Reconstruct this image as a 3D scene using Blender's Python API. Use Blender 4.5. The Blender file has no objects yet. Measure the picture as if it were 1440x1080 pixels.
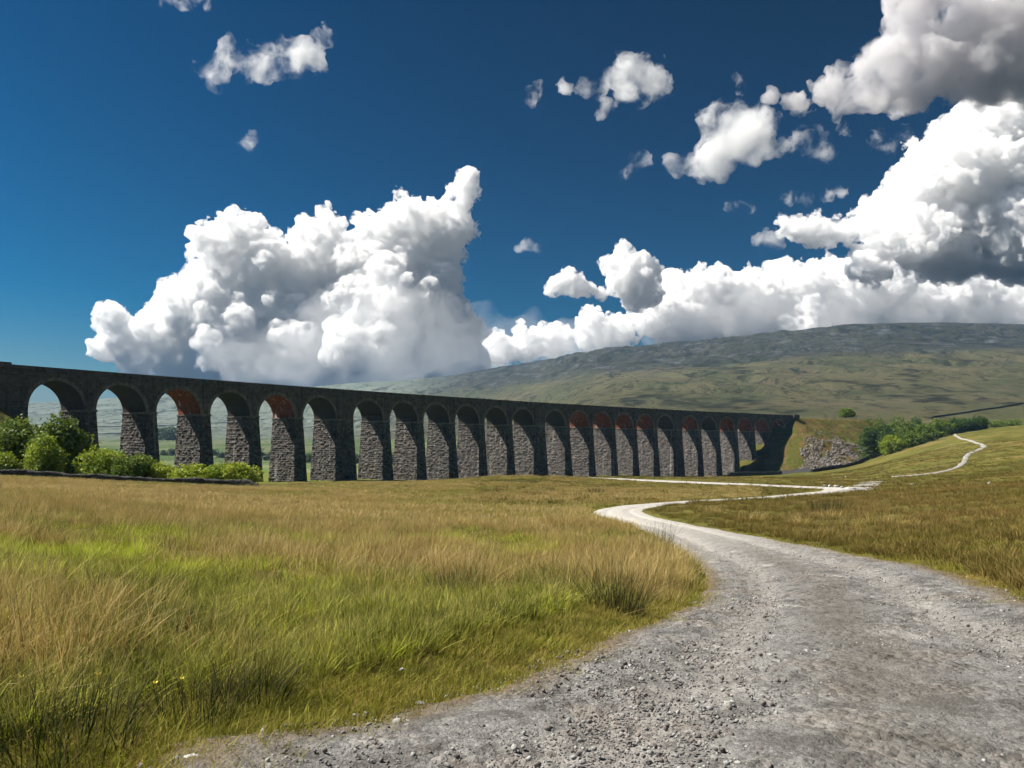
import bpy, math, random
import numpy as np
from mathutils import Vector, Matrix
from math import radians as R, pi

random.seed(7)
sc = bpy.context.scene
COL = sc.collection
F = 1163.0          # focal length in photo pixels (1440 wide)
YH = 630.0          # horizon row in the photo
EYE = 1.65          # camera height above the track
NEAR = 4.3


# ----------------------------------------------------------------------------- helpers
def new_obj(name, me, parent=None, mat=None):
    o = bpy.data.objects.new(name, me)
    COL.objects.link(o)
    if parent is not None:
        o.parent = parent
    if mat is not None and me is not None:
        me.materials.append(mat)
    return o


def tag(o, label=None, cat=None, group=None, kind=None):
    if label: o['label'] = label
    if cat: o['category'] = cat
    if group: o['group'] = group
    if kind: o['kind'] = kind
    return o


def empty(name, loc, label, cat, group=None):
    o = bpy.data.objects.new(name, None)
    COL.objects.link(o)
    o.location = loc
    o.empty_display_size = .5
    return tag(o, label, cat, group)


def mesh_np(name, V, faces, smooth=False, uv=None):
    """V (n,3) array, faces: (m,4) or (m,3) int array or a list of such arrays; uv per loop"""
    me = bpy.data.meshes.new(name)
    if not isinstance(faces, (list, tuple)):
        faces = [faces]
    faces = [np.asarray(f, np.int32) for f in faces if len(f)]
    V = np.asarray(V, np.float32)
    me.vertices.add(len(V)); me.vertices.foreach_set('co', V.ravel())
    loops = np.concatenate([f.ravel() for f in faces])
    starts = []; off = 0
    for f in faces:
        k = f.shape[1]
        starts.append(off + np.arange(len(f)) * k); off += f.size
    starts = np.concatenate(starts).astype(np.int32)
    me.loops.add(len(loops)); me.loops.foreach_set('vertex_index', loops)
    me.polygons.add(len(starts)); me.polygons.foreach_set('loop_start', starts)
    me.update(calc_edges=True)
    if uv is not None:
        l = me.uv_layers.new(name='UVMap')
        l.data.foreach_set('uv', np.asarray(uv, np.float32)[loops].ravel())
    if smooth:
        me.shade_smooth()
    return me


def grid_faces(nu, nv, off=0):
    """quads of a (nu rows, nv columns) vertex grid"""
    i = np.arange(nu - 1)[:, None] * nv + np.arange(nv - 1)[None, :]
    i = i.ravel() + off
    return np.stack([i, i + 1, i + nv + 1, i + nv], 1)


class MB:
    """collects pieces into one mesh"""
    def __init__(s): s.V = []; s.F4 = []; s.F3 = []; s.U = []; s.n = 0
    def add(s, V, F, uv=None):
        V = np.asarray(V, float).reshape(-1, 3); F = np.asarray(F, np.int64)
        s.V.append(V); s.U.append(np.zeros((len(V), 2)) if uv is None else np.asarray(uv, float).reshape(-1, 2))
        (s.F4 if F.shape[1] == 4 else s.F3).append(F + s.n)
        s.n += len(V)
    def grid(s, P, uv=None, flip=False):
        P = np.asarray(P, float); nu, nv = P.shape[:2]
        f = grid_faces(nu, nv)
        if flip: f = f[:, ::-1]
        s.add(P.reshape(-1, 3), f, uv)
    def build(s, name, mat=None, parent=None, smooth=False, link=True):
        fs = []
        if s.F4: fs.append(np.concatenate(s.F4))
        if s.F3: fs.append(np.concatenate(s.F3))
        me = mesh_np(name, np.concatenate(s.V), fs, smooth, np.concatenate(s.U))
        if not link:
            if mat: me.materials.append(mat)
            return me
        return new_obj(name, me, parent, mat)


def lat2(seed, n=256): return np.random.default_rng(seed).random((n, n)).astype(np.float32)
LATS = [lat2(100 + i) for i in range(8)]


def vn2(x, y, L):
    n = L.shape[0]
    i = np.floor(x).astype(np.int64); j = np.floor(y).astype(np.int64)
    fx = x - i; fy = y - j
    fx = fx * fx * (3 - 2 * fx); fy = fy * fy * (3 - 2 * fy)
    i0 = i % n; i1 = (i + 1) % n; j0 = j % n; j1 = (j + 1) % n
    return (L[i0, j0] * (1 - fx) + L[i1, j0] * fx) * (1 - fy) + (L[i0, j1] * (1 - fx) + L[i1, j1] * fx) * fy


def fbm(x, y, seed=0, octv=4, gain=.5):
    a = 1; t = 0; n = 0
    for o in range(octv):
        c, s = math.cos(.7 + o * 1.1), math.sin(.7 + o * 1.1)
        f = 2.03 ** o
        n = n + a * (vn2((c * x - s * y) * f + 17.3 * o, (s * x + c * y) * f + 5.1 * o, LATS[(seed + o) % 8]) * 2 - 1)
        t += a; a *= gain
    return n / t


def lat3(seed, n=32): return np.random.default_rng(seed).random((n, n, n)).astype(np.float32)
L3 = lat3(5)


def vn3(P, L=L3):
    n = L.shape[0]
    P = np.asarray(P, np.float64)
    i = np.floor(P).astype(np.int64); f = (P - i).astype(np.float32); f = f * f * (3 - 2 * f)
    i0 = i % n; i1 = (i + 1) % n
    x0, y0, z0 = i0[..., 0], i0[..., 1], i0[..., 2]; x1, y1, z1 = i1[..., 0], i1[..., 1], i1[..., 2]
    fx, fy, fz = f[..., 0], f[..., 1], f[..., 2]
    a = L[x0, y0, z0] * (1 - fx) + L[x1, y0, z0] * fx; b = L[x0, y1, z0] * (1 - fx) + L[x1, y1, z0] * fx
    c = L[x0, y0, z1] * (1 - fx) + L[x1, y0, z1] * fx; d = L[x0, y1, z1] * (1 - fx) + L[x1, y1, z1] * fx
    return (a * (1 - fy) + b * fy) * (1 - fz) + (c * (1 - fy) + d * fy) * fz


def sstep(a, b, x):
    t = np.clip((x - a) / (b - a), 0, 1)
    return t * t * (3 - 2 * t)


def world(px, py, Y):
    return np.array([(px - 720) / F * Y, Y, EYE + (YH - py) / F * Y])


# ----------------------------------------------------------------------------- materials
class NT:
    def __init__(s, name):
        s.m = bpy.data.materials.new(name); s.m.use_nodes = True
        s.t = s.m.node_tree; s.t.nodes.clear()
        s.out = s.t.nodes.new('ShaderNodeOutputMaterial')
    def n(s, kind, **kw):
        x = s.t.nodes.new('ShaderNode' + kind)
        for k, v in kw.items():
            if k.startswith('i_'):
                x.inputs[k[2:].replace('_', ' ')].default_value = v
            else:
                setattr(x, k, v)
        return x
    def l(s, a, b): s.t.links.new(a, b)
    def pos(s): return s.n('NewGeometry').outputs['Position']
    def noise(s, vec, scale, detail=4, rough=.55, dist=0):
        x = s.n('TexNoise'); x.inputs['Scale'].default_value = scale; x.inputs['Detail'].default_value = detail
        x.inputs['Roughness'].default_value = rough; x.inputs['Distortion'].default_value = dist
        s.l(vec, x.inputs['Vector']); return x.outputs['Fac']
    def ramp(s, fac, stops, interp='LINEAR'):
        x = s.n('ValToRGB'); x.color_ramp.interpolation = interp
        e = x.color_ramp.elements
        while len(e) < len(stops): e.new(.5)
        for el, (p, c) in zip(e, stops):
            el.position = p
            el.color = (c, c, c, 1) if isinstance(c, (int, float)) else (*c, 1)
        s.l(fac, x.inputs[0]); return x.outputs[0]
    def mix(s, fac, a, b, mode='MIX'):
        x = s.n('Mix'); x.data_type = 'RGBA'; x.blend_type = mode
        for v, k in ((fac, 0), (a, 6), (b, 7)):
            if isinstance(v, (int, float)): x.inputs[k].default_value = v
            elif isinstance(v, tuple): x.inputs[k].default_value = (*v, 1)
            else: s.l(v, x.inputs[k])
        return x.outputs[2]
    def math(s, op, a, b=None, clamp=False):
        x = s.n('Math'); x.operation = op; x.use_clamp = clamp
        for v, k in ((a, 0), (b, 1)):
            if v is None: continue
            if isinstance(v, (int, float)): x.inputs[k].default_value = v
            else: s.l(v, x.inputs[k])
        return x.outputs[0]
    def mapr(s, v, a, b, c=0., d=1.):
        x = s.n('MapRange'); x.interpolation_type = 'SMOOTHSTEP'
        s.l(v, x.inputs[0])
        for k, q in zip((1, 2, 3, 4), (a, b, c, d)): x.inputs[k].default_value = q
        return x.outputs[0]
    def scalev(s, vec, sx, sy, sz):
        x = s.n('Mapping'); x.inputs['Scale'].default_value = (sx, sy, sz); s.l(vec, x.inputs[0]); return x.outputs[0]
    def sep(s, vec):
        x = s.n('SeparateXYZ'); s.l(vec, x.inputs[0]); return x.outputs
    def attr(s, name):
        x = s.n('Attribute'); x.attribute_name = name; return x.outputs
    def bump(s, h, strength=.5, dist=.05, nrm=None):
        x = s.n('Bump'); x.inputs['Strength'].default_value = strength; x.inputs['Distance'].default_value = dist
        s.l(h, x.inputs['Height'])
        if nrm is not None: s.l(nrm, x.inputs['Normal'])
        return x.outputs[0]
    def finish(s, col, rough=.9, nrm=None, spec=.2, trans=None):
        b = s.n('BsdfPrincipled')
        if isinstance(col, tuple): b.inputs['Base Color'].default_value = (*col, 1)
        else: s.l(col, b.inputs['Base Color'])
        if isinstance(rough, (int, float)): b.inputs['Roughness'].default_value = rough
        else: s.l(rough, b.inputs['Roughness'])
        b.inputs['Specular IOR Level'].default_value = spec
        if nrm is not None: s.l(nrm, b.inputs['Normal'])
        o = b.outputs[0]
        if trans:
            t = s.n('BsdfTranslucent')
            if isinstance(col, tuple): t.inputs[0].default_value = (*col, 1)
            else: s.l(col, t.inputs[0])
            mx = s.n('MixShader'); mx.inputs[0].default_value = trans
            s.l(o, mx.inputs[1]); s.l(t.outputs[0], mx.inputs[2]); o = mx.outputs[0]
        s.l(o, s.out.inputs['Surface'])
        return s.m


def mat_stone(name, base=(.15, .135, .12), var=.5, row=.72, width=1.25, mortar=.03, brick=True, red=None, bstr=.8, streak=True):
    t = NT(name)
    uv = t.n('UVMap').outputs[0]; p = t.pos()
    b = t.n('TexBrick'); t.l(uv, b.inputs['Vector'])
    b.inputs['Scale'].default_value = 1; b.inputs['Row Height'].default_value = row; b.inputs['Brick Width'].default_value = width
    b.inputs['Mortar Size'].default_value = mortar; b.inputs['Mortar Smooth'].default_value = .6
    b.inputs['Color1'].default_value = (0, 0, 0, 1); b.inputs['Color2'].default_value = (1, 1, 1, 1); b.inputs['Mortar'].default_value = (.3, .3, .3, 1)
    b.offset = .5
    n1 = t.noise(p, 1.6, 6, .7); n2 = t.noise(p, .25, 4, .6); n3 = t.noise(p, 7, 4, .7)
    dark = tuple(c * (1 - var) for c in base); light = tuple(min(1, c * (1 + var)) for c in base)
    c = t.mix(b.outputs['Color'], dark, light)
    c = t.mix(t.mapr(n1, .3, .75), c, tuple(x * 1.5 for x in base), 'MIX') if red is None else c
    if red is not None:
        c = t.mix(t.mapr(n1, .4, .68), c, red)
        c = t.mix(t.mapr(t.noise(p, .9, 4, .65), .48, .64, 0, .65), c, (.06, .03, .022))
        c = t.mix(t.mapr(t.noise(t.scalev(p, 1, 1, .25), .6, 4, .6), .6, .7), c, (.45, .42, .4))
    # soot and weather streaks
    if streak:
        st = t.noise(t.scalev(p, 1, 1, .12), .9, 5, .65)
        c = t.mix(t.mapr(st, .46, .72, 0, .7), c, (.03, .028, .027))
        c = t.mix(t.mapr(n2, .5, .75, 0, .5), c, (.05, .047, .045))
    c = t.mix(t.mapr(n3, .62, .8, 0, .5), c, tuple(min(.3, x * 2.2) for x in base))
    h = t.math('SUBTRACT', t.math('MULTIPLY', n1, .7), t.math('MULTIPLY', b.outputs['Fac'], .8))
    h = t.math('ADD', h, t.math('MULTIPLY', n3, .35))
    h = t.math('ADD', h, t.math('MULTIPLY', b.outputs['Color'], .35))
    return t.finish(c, .95, t.bump(h, bstr, .18), .1)


M_STONE = mat_stone('dark_limestone', (.1, .086, .074), .6, bstr=1.0)
M_RING = mat_stone('dressed_stone', (.16, .14, .12), .4, .9, .9, .01, bstr=.5)
def mat_pier():
    t = NT('rock_faced_limestone'); uv = t.n('UVMap').outputs[0]; p = t.pos()
    v = t.n('TexVoronoi'); v.inputs['Scale'].default_value = 1; t.l(t.scalev(uv, .8, 1.4, 1), v.inputs['Vector'])
    sp = t.n('SeparateColor'); t.l(v.outputs['Color'], sp.inputs[0])
    n1 = t.noise(p, 1.5, 5, .7); n2 = t.noise(p, 5, 5, .75); n3 = t.noise(t.scalev(p, 1, 1, .15), .5, 4, .6)
    c = t.mix(sp.outputs[0], (.06, .052, .046), (.33, .295, .265))
    c = t.mix(t.mapr(n1, .5, .7, 0, .8), c, (.52, .48, .44))
    c = t.mix(t.mapr(n2, .45, .68, .75, 0), c, (.035, .033, .032))
    c = t.mix(t.mapr(n3, .5, .68, 0, .6), c, (.045, .04, .04))
    oi = t.n('ObjectInfo').outputs['Random']
    c = t.mix(.35, c, t.mix(oi, (.75, .7, .68), (1.0, .97, .9)), 'MULTIPLY')
    c = t.mix(t.mapr(t.noise(t.scalev(p, .8, .8, .05), .7, 4, .6), .58, .7, 0, .5), c, (.36, .34, .31))
    return t.finish(c, .95, t.bump(t.math('ADD', n1, n2), .9, .2), .1)


M_STONE_PIER = mat_pier()
M_BRICK_RED = mat_stone('red_brick_lining', (.1, .04, .025), .6, .3, .8, .03, red=(.42, .11, .04), bstr=.4, streak=False)
M_BRICK_DARK = mat_stone('sooty_lining', (.04, .034, .03), .5, .3, .8, .02, bstr=.5)
M_WALL = mat_stone('drystone', (.06, .058, .055), .5, .16, .34, .025, bstr=.9, streak=False)


def mat_rock(name, a, b, scale=3.0):
    t = NT(name); p = t.n('TexCoord').outputs['Object']; w = t.pos()
    n = t.noise(w, scale, 6, .65); m = t.noise(p, scale * 5, 5, .7)
    c = t.mix(t.mapr(n, .3, .7), a, b)
    c = t.mix(t.mapr(m, .6, .75, 0, .5), c, (.12, .12, .09))
    return t.finish(c, .92, t.bump(m, .5, .04), .15)


M_ROCK = mat_rock('grey_rock', (.27, .26, .25), (.5, .49, .46))
M_ROCK_WHITE = mat_rock('pale_rock', (.55, .54, .5), (.75, .74, .7))
M_SCREE = mat_rock('scree_rock', (.11, .095, .085), (.29, .255, .235), .6)


# ----------------------------------------------------------------------------- camera, light, sky
cam = bpy.data.cameras.new('camera'); co = bpy.data.objects.new('camera', cam); COL.objects.link(co); sc.camera = co
co.location = (0, 0, EYE); co.rotation_euler = (R(90), 0, 0)
cam.sensor_width = 36; cam.lens = F / 1440 * 36; cam.shift_y = (YH - 540) / 1440
cam.clip_start = .1; cam.clip_end = 80000

SUN_EL = R(50)
sh = np.array([-1.6, .3]); sh /= np.linalg.norm(sh)
SUN = np.array([sh[0] * math.cos(SUN_EL), sh[1] * math.cos(SUN_EL), math.sin(SUN_EL)])
L = bpy.data.lights.new('sun', 'SUN'); L.energy = 5.0; L.angle = R(.5); L.color = (1, .95, .86)
lo = bpy.data.objects.new('sun', L); COL.objects.link(lo); lo.location = (-50, -20, 60)
lo.rotation_euler = Vector(SUN).to_track_quat('Z', 'Y').to_euler()

w = bpy.data.worlds.new('World'); sc.world = w; w.use_nodes = True
nt = w.node_tree; bg = nt.nodes['Background']
sky = nt.nodes.new('ShaderNodeTexSky'); sky.sky_type = 'NISHITA'; sky.sun_disc = False
sky.sun_elevation = SUN_EL; sky.sun_rotation = math.atan2(sh[0], sh[1])
sky.air_density = 1.0; sky.dust_density = 1.3; sky.ozone_density = 3.0; sky.altitude = 300
gm = nt.nodes.new('ShaderNodeGamma'); gm.inputs[1].default_value = 2.3
hs = nt.nodes.new('ShaderNodeHueSaturation'); hs.inputs['Saturation'].default_value = 1.25; hs.inputs['Hue'].default_value = .48
sc0 = nt.nodes.new('ShaderNodeVectorMath'); sc0.operation = 'SCALE'; sc0.inputs['Scale'].default_value = .13
nt.links.new(sky.outputs[0], sc0.inputs[0]); nt.links.new(sc0.outputs[0], gm.inputs[0])
sc1 = nt.nodes.new('ShaderNodeVectorMath'); sc1.operation = 'SCALE'; sc1.inputs['Scale'].default_value = 2.5
nt.links.new(gm.outputs[0], sc1.inputs[0]); nt.links.new(sc1.outputs[0], hs.inputs['Color'])
nt.links.new(hs.outputs[0], bg.inputs[0]); bg.inputs[1].default_value = .1
sc.view_settings.view_transform = 'Standard'; sc.view_settings.look = 'None'; sc.view_settings.gamma = 1; sc.view_settings.exposure = 1.0

cy = sc.cycles
cy.use_denoising = True
cy.max_bounces = 24; cy.diffuse_bounces = 2; cy.glossy_bounces = 2; cy.transmission_bounces = 4; cy.volume_bounces = 20; cy.transparent_max_bounces = 8
cy.use_adaptive_sampling = True; cy.adaptive_threshold = .035
cy.sample_clamp_indirect = 8

# ----------------------------------------------------------------------------- terrain
def pairs(t): return [tuple(float(v) for v in q.split(':')) for q in t.split()]
TAB = {
 -700: '4.3:.25 7:.3 10:.3 14:.2 20:0 30:-.3 45:-.6 60:-.9 90:-1.3 115:-1.6 150:-2 200:-4 280:-7 400:-9 700:-8 1000:-6 1800:25 3000:120 3800:195 4500:200 5800:150',
 0: '4.3:.15 7:.12 10:.02 14:-.1 20:-.3 30:-.6 45:-1 60:-1.3 90:-1.8 115:-2.15 150:-3 200:-6 280:-9 400:-10 700:-8 1000:-6 1800:25 3000:120 3800:206 4500:212 5800:150',
 200: '4.3:.1 7:0 10:-.15 14:-.35 20:-.6 30:-1 45:-1.45 60:-1.8 90:-2.5 115:-3.1 150:-4.5 200:-7.2 280:-9.5 400:-10.5 700:-9 1000:-6 1800:30 2800:110 3600:234 4500:240 5800:170',
 420: '4.3:.05 7:-.12 10:-.32 14:-.6 20:-.95 30:-1.45 45:-2 60:-2.4 90:-3.1 115:-3.9 150:-5 200:-6.9 268:-9.2 400:-11 700:-11 1000:-8 1800:35 2600:110 3500:266 4500:280 5800:200',
 600: '4.3:0 7:-.15 10:-.4 14:-.75 20:-1.15 30:-1.7 45:-2.25 60:-2.65 90:-3.4 115:-4 150:-4.5 180:-5.6 300:-10.2 400:-12.5 700:-13 1000:-9 1700:45 2400:130 3200:282 4200:295 5800:220',
 720: '4.3:0 7:-.15 10:-.4 14:-.8 20:-1.2 30:-1.75 45:-2.3 60:-2.72 90:-3.3 115:-3.7 150:-3.9 172:-3.95 200:-5.5 340:-11.5 400:-13 700:-13 1000:-5 1600:60 2200:140 2900:306 3900:318 5800:240',
 840: '4.3:0 7:-.15 10:-.4 14:-.8 20:-1.2 30:-1.75 45:-2.3 60:-2.75 90:-3.5 110:-4 135:-4.05 160:-4.15 200:-5.8 300:-9.5 385:-12.5 500:-8 700:20 900:42 1300:95 1800:151 2100:215 2600:320 3400:330 5800:260',
 960: '4.3:0 7:-.15 10:-.4 14:-.8 20:-1.2 30:-1.7 45:-2.1 56:-2.3 70:-2.9 90:-3.6 110:-4 135:-4.05 160:-4.15 200:-5.8 300:-10 430:-14 470:-14 600:0 700:22 900:48 1300:105 1750:168 2050:235 2450:317 3200:330 5800:260',
 1080: '4.3:0 7:-.15 10:-.4 14:-.75 20:-1.1 30:-1.5 45:-1.95 62:-2.32 80:-3.3 100:-3.8 120:-4 140:-4.1 165:-4.3 200:-5.8 300:-9.5 430:-13.5 480:-13.5 560:0 700:24 900:52 1250:112 1650:178 1950:245 2350:333 3100:345 5800:270',
 1200: '4.3:0 7:-.15 10:-.38 14:-.65 20:-.95 30:-1.25 45:-1.55 62:-1.78 80:-2.9 100:-3.5 120:-4 150:-4.6 200:-5.5 300:-7 400:-8.5 460:-8.5 520:-4 620:8 700:26 900:58 1250:122 1600:190 1900:262 2250:345 3000:360 5800:280',
 1320: '4.3:0 7:-.12 10:-.33 14:-.55 20:-.8 30:-1.0 45:-1.2 62:-1.36 80:-2.3 110:-3 150:-3.4 200:-2.6 300:.5 400:5 470:9 560:13 650:20 700:28 900:62 1250:128 1600:196 1850:252 2250:350 3000:365 5800:280',
 1440: '4.3:0 7:-.1 10:-.25 14:-.42 20:-.55 30:-.7 45:-.85 62:-1 80:-1.8 110:-2.2 150:-1.8 200:0 300:5.5 400:11 470:15.5 560:17 650:22 700:31 900:66 1250:134 1600:200 1850:250 2300:350 3000:365 5800:280',
 2200: '4.3:0 7:-.1 10:-.2 14:-.3 20:-.35 30:-.4 45:-.3 62:-.3 80:-.8 110:-1 150:0 200:2.5 300:9 400:15 470:20 560:23 650:28 700:36 900:70 1250:140 1600:200 1850:245 2300:330 3000:340 5800:260',
}
LT = np.linspace(math.log(NEAR), math.log(5800), 260)
CX = np.linspace(-700, 2200, 291)
_cols = sorted(TAB)
_T = np.array([np.interp(LT, np.log([q[0] for q in pairs(TAB[c])]), [q[1] for q in pairs(TAB[c])]) for c in _cols])
_k = np.array([1, 2, 3, 2, 1.]) / 9
_T = np.array([np.convolve(np.pad(r, 2, 'edge'), _k, 'valid') for r in _T])
HT = np.array([np.interp(CX, _cols, _T[:, j]) for j in range(len(LT))])
_g = np.exp(-.5 * (np.arange(-7, 8) / 3.) ** 2); _g /= _g.sum()
HT = np.array([np.convolve(np.pad(r, 7, 'edge'), _g, 'valid') for r in HT])      # rows: distance, columns: bearing


def h_base(X, Y):
    X = np.asarray(X, float); Y = np.asarray(Y, float)
    Yc = np.clip(Y, NEAR, 5800)
    c = np.clip(720 + F * X / Yc, CX[0], CX[-1]); t = np.log(Yc)
    a = np.clip((c - CX[0]) / (CX[1] - CX[0]), 0, len(CX) - 1.001); b = np.clip((t - LT[0]) / (LT[1] - LT[0]), 0, len(LT) - 1.001)
    i = a.astype(int); j = b.astype(int); fa = a - i; fb = b - j
    return (HT[j, i] * (1 - fa) + HT[j, i + 1] * fa) * (1 - fb) + (HT[j + 1, i] * (1 - fa) + HT[j + 1, i + 1] * fa) * fb


# the gravel track: left and right edge, from behind the camera to the viaduct
TL = [(-2.9, -6), (-2.4, 0), (-1.74, 4.3), (-.95, 5.0), (0, 6.2), (.46, 7.1), (1.1, 8.6), (1.75, 9.6), (2.8, 12.2), (3.5, 14.6), (4.3, 18), (5.1, 23.8), (5.7, 31), (5.75, 38), (5.3, 46), (5.0, 52), (5.9, 57.5), (8.1, 62.5), (12, 67.5), (17.6, 75.5), (23.5, 83), (29.4, 90), (37.3, 100), (41.2, 108.5), (41, 113), (39, 117.5), (34.4, 127), (31, 131), (21.5, 144), (16, 154), (10, 166), (0, 200)]
TR = [(6.6, -6), (6.4, 0), (6.3, 4.3), (6.2, 6), (6.2, 8), (6.3, 10.2), (7.1, 12.5), (7.8, 15), (8.0, 17), (8.1, 19), (8.25, 21), (8.4, 24), (8.7, 29), (8.6, 33), (8.3, 39), (7.9, 44.5), (8.0, 51), (8.7, 55.5), (10.6, 59.5), (14.2, 64.5), (19.6, 72), (25.5, 79.5), (31.6, 86.5), (39.6, 96), (45.5, 104), (46.5, 113), (43.8, 121), (38, 131.5), (34, 136), (24, 149.5), (19.2, 159), (13, 170), (3, 203)]
# resample both edges to common parameters
TL = np.array(TL); TR = np.array(TR)


def resample(P, n):
    k = np.linspace(0, 1, len(P)); x = np.linspace(0, 1, n)
    out = np.stack([np.interp(x, k, P[:, i]) for i in range(2)], 1)
    for _ in range(6):
        out[1:-1] = .25 * out[:-2] + .5 * out[1:-1] + .25 * out[2:]
    return out


NP_ = 330
EL = resample(TL, NP_); ER = resample(TR, NP_)
PC = (EL + ER) / 2


def sd_line(X, Y, P):
    """signed distance to a polyline, positive on the left of its direction"""
    best = np.full(X.shape, 1e9); sg = np.zeros(X.shape)
    for A, B in zip(P[:-1], P[1:]):
        d = B - A; l2 = d @ d + 1e-9
        t = np.clip(((X - A[0]) * d[0] + (Y - A[1]) * d[1]) / l2, 0, 1)
        qx = X - A[0] - t * d[0]; qy = Y - A[1] - t * d[1]
        dist = np.hypot(qx, qy); m = dist < best
        best[m] = dist[m]; sg[m] = (d[0] * qy - d[1] * qx)[m]
    return np.where(sg > 0, best, -best)


def path_sd(X, Y):
    """distance outside the track (negative on it) and on which side: +1 left, -1 right"""
    sh_ = np.shape(X)
    X = np.ravel(X).astype(float); Y = np.ravel(Y).astype(float)
    out = np.full(X.shape, 1e3); side = np.where(X > 6, -1., 1.)
    m = (Y > -8) & (Y < 215) & (X > -22) & (X < 75)
    if m.any():
        l = sd_line(X[m], Y[m], EL[::5]); r = -sd_line(X[m], Y[m], ER[::5])
        out[m] = np.maximum(l, r); side[m] = np.where(l > r, 1., -1.)
    return out.reshape(sh_), side.reshape(sh_)


def h_noise(X, Y):
    d = np.hypot(X, Y)
    z = .05 * fbm(X * .9, Y * .9, 1, 3) * sstep(0, 4, d)
    z = z + .13 * fbm(X / 5.5, Y / 5.5, 2, 3) * sstep(8, 25, d)
    z = z + .35 * fbm(X / 22., Y / 22., 3, 3) * sstep(60, 220, d) + 0.9 * fbm(X / 45, Y / 45, 4, 4) * sstep(160, 330, d)
    hill = sstep(600, 1300, Y)
    n = fbm(X / 260., Y / 420., 5, 6, .55)
    z = z + hill * (9 * n) * (1 - .75 * sstep(270, 320, h_base(X, Y)))
    # gullies running down the fellside, and a craggy scarp under the rim
    g = np.abs(fbm(X / 170. + .35 * Y / 170., Y / 900., 6, 5, .55))
    z = z - hill * 10 * (1 - sstep(0, .13, g)) * sstep(-.5, .4, fbm(X / 700, Y / 700, 1, 2))
    return z


def h_ground(X, Y, carve=False):
    X = np.asarray(X, float); Y = np.asarray(Y, float)
    sd, side = path_sd(X, Y)
    flat = sstep(-.2, 2.5, sd)
    z = h_base(X, Y) + h_noise(X, Y) * (.12 + .88 * flat)
    # turf bank standing above the track on its left side
    z = z + np.where(side > 0, .2, .07) * sstep(0.05, 1.3, sd) * sstep(3.5, 8, Y) * (1 - sstep(45, 70, Y))
    if carve:
        dep = np.clip(.05 + .0022 * Y, .05, .4)
        z = z - dep * (1 - sstep(-.45, -.05, sd))
    # crag terraces on the fell
    b = h_base(X, Y)
    crag = sstep(1500, 2000, Y) * sstep(205, 235, b) * (1 - sstep(300, 330, b)) * sstep(-200, 300, X)
    z = z + crag * 9 * (np.abs(np.mod(b / 26 + .35 * fbm(X / 120, Y / 120, 2, 4), 1) * 2 - 1) * 2 - 1) + crag * 7 * fbm(X / 42, Y / 42, 7, 5, .65)
    return z


def hz(x, y): return float(h_ground(np.array([x]), np.array([y]))[0])


def hit(px, py, Y0=30., Y1=900.):
    """the ground point seen at a photo pixel, searched between two depths"""
    Y = np.exp(np.linspace(math.log(Y0), math.log(Y1), 500)); X = (px - 720) / F * Y
    ray = EYE + (YH - py) / F * Y; g = h_ground(X, Y)
    k = np.argmax(g >= ray) if (g >= ray).any() else np.argmin(ray - g)
    return np.array([X[k], Y[k], g[k]])


def build_ground():
    th = np.concatenate([np.arange(-180, -56, 4.), np.arange(-56, 56, .14), np.arange(56, 180.1, 4.)])
    th = np.radians(th)
    r = [.5]
    while r[-1] < 6100: r.append(r[-1] * 1.0128)
    r = np.array(r)
    X = r[:, None] * np.sin(th)[None]; Y = r[:, None] * np.cos(th)[None]
    Z = h_ground(X, Y, True)
    V = np.stack([X, Y, Z], -1).reshape(-1, 3)
    me = mesh_np('ground', V, grid_faces(len(r), len(th)), True)
    return me


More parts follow.
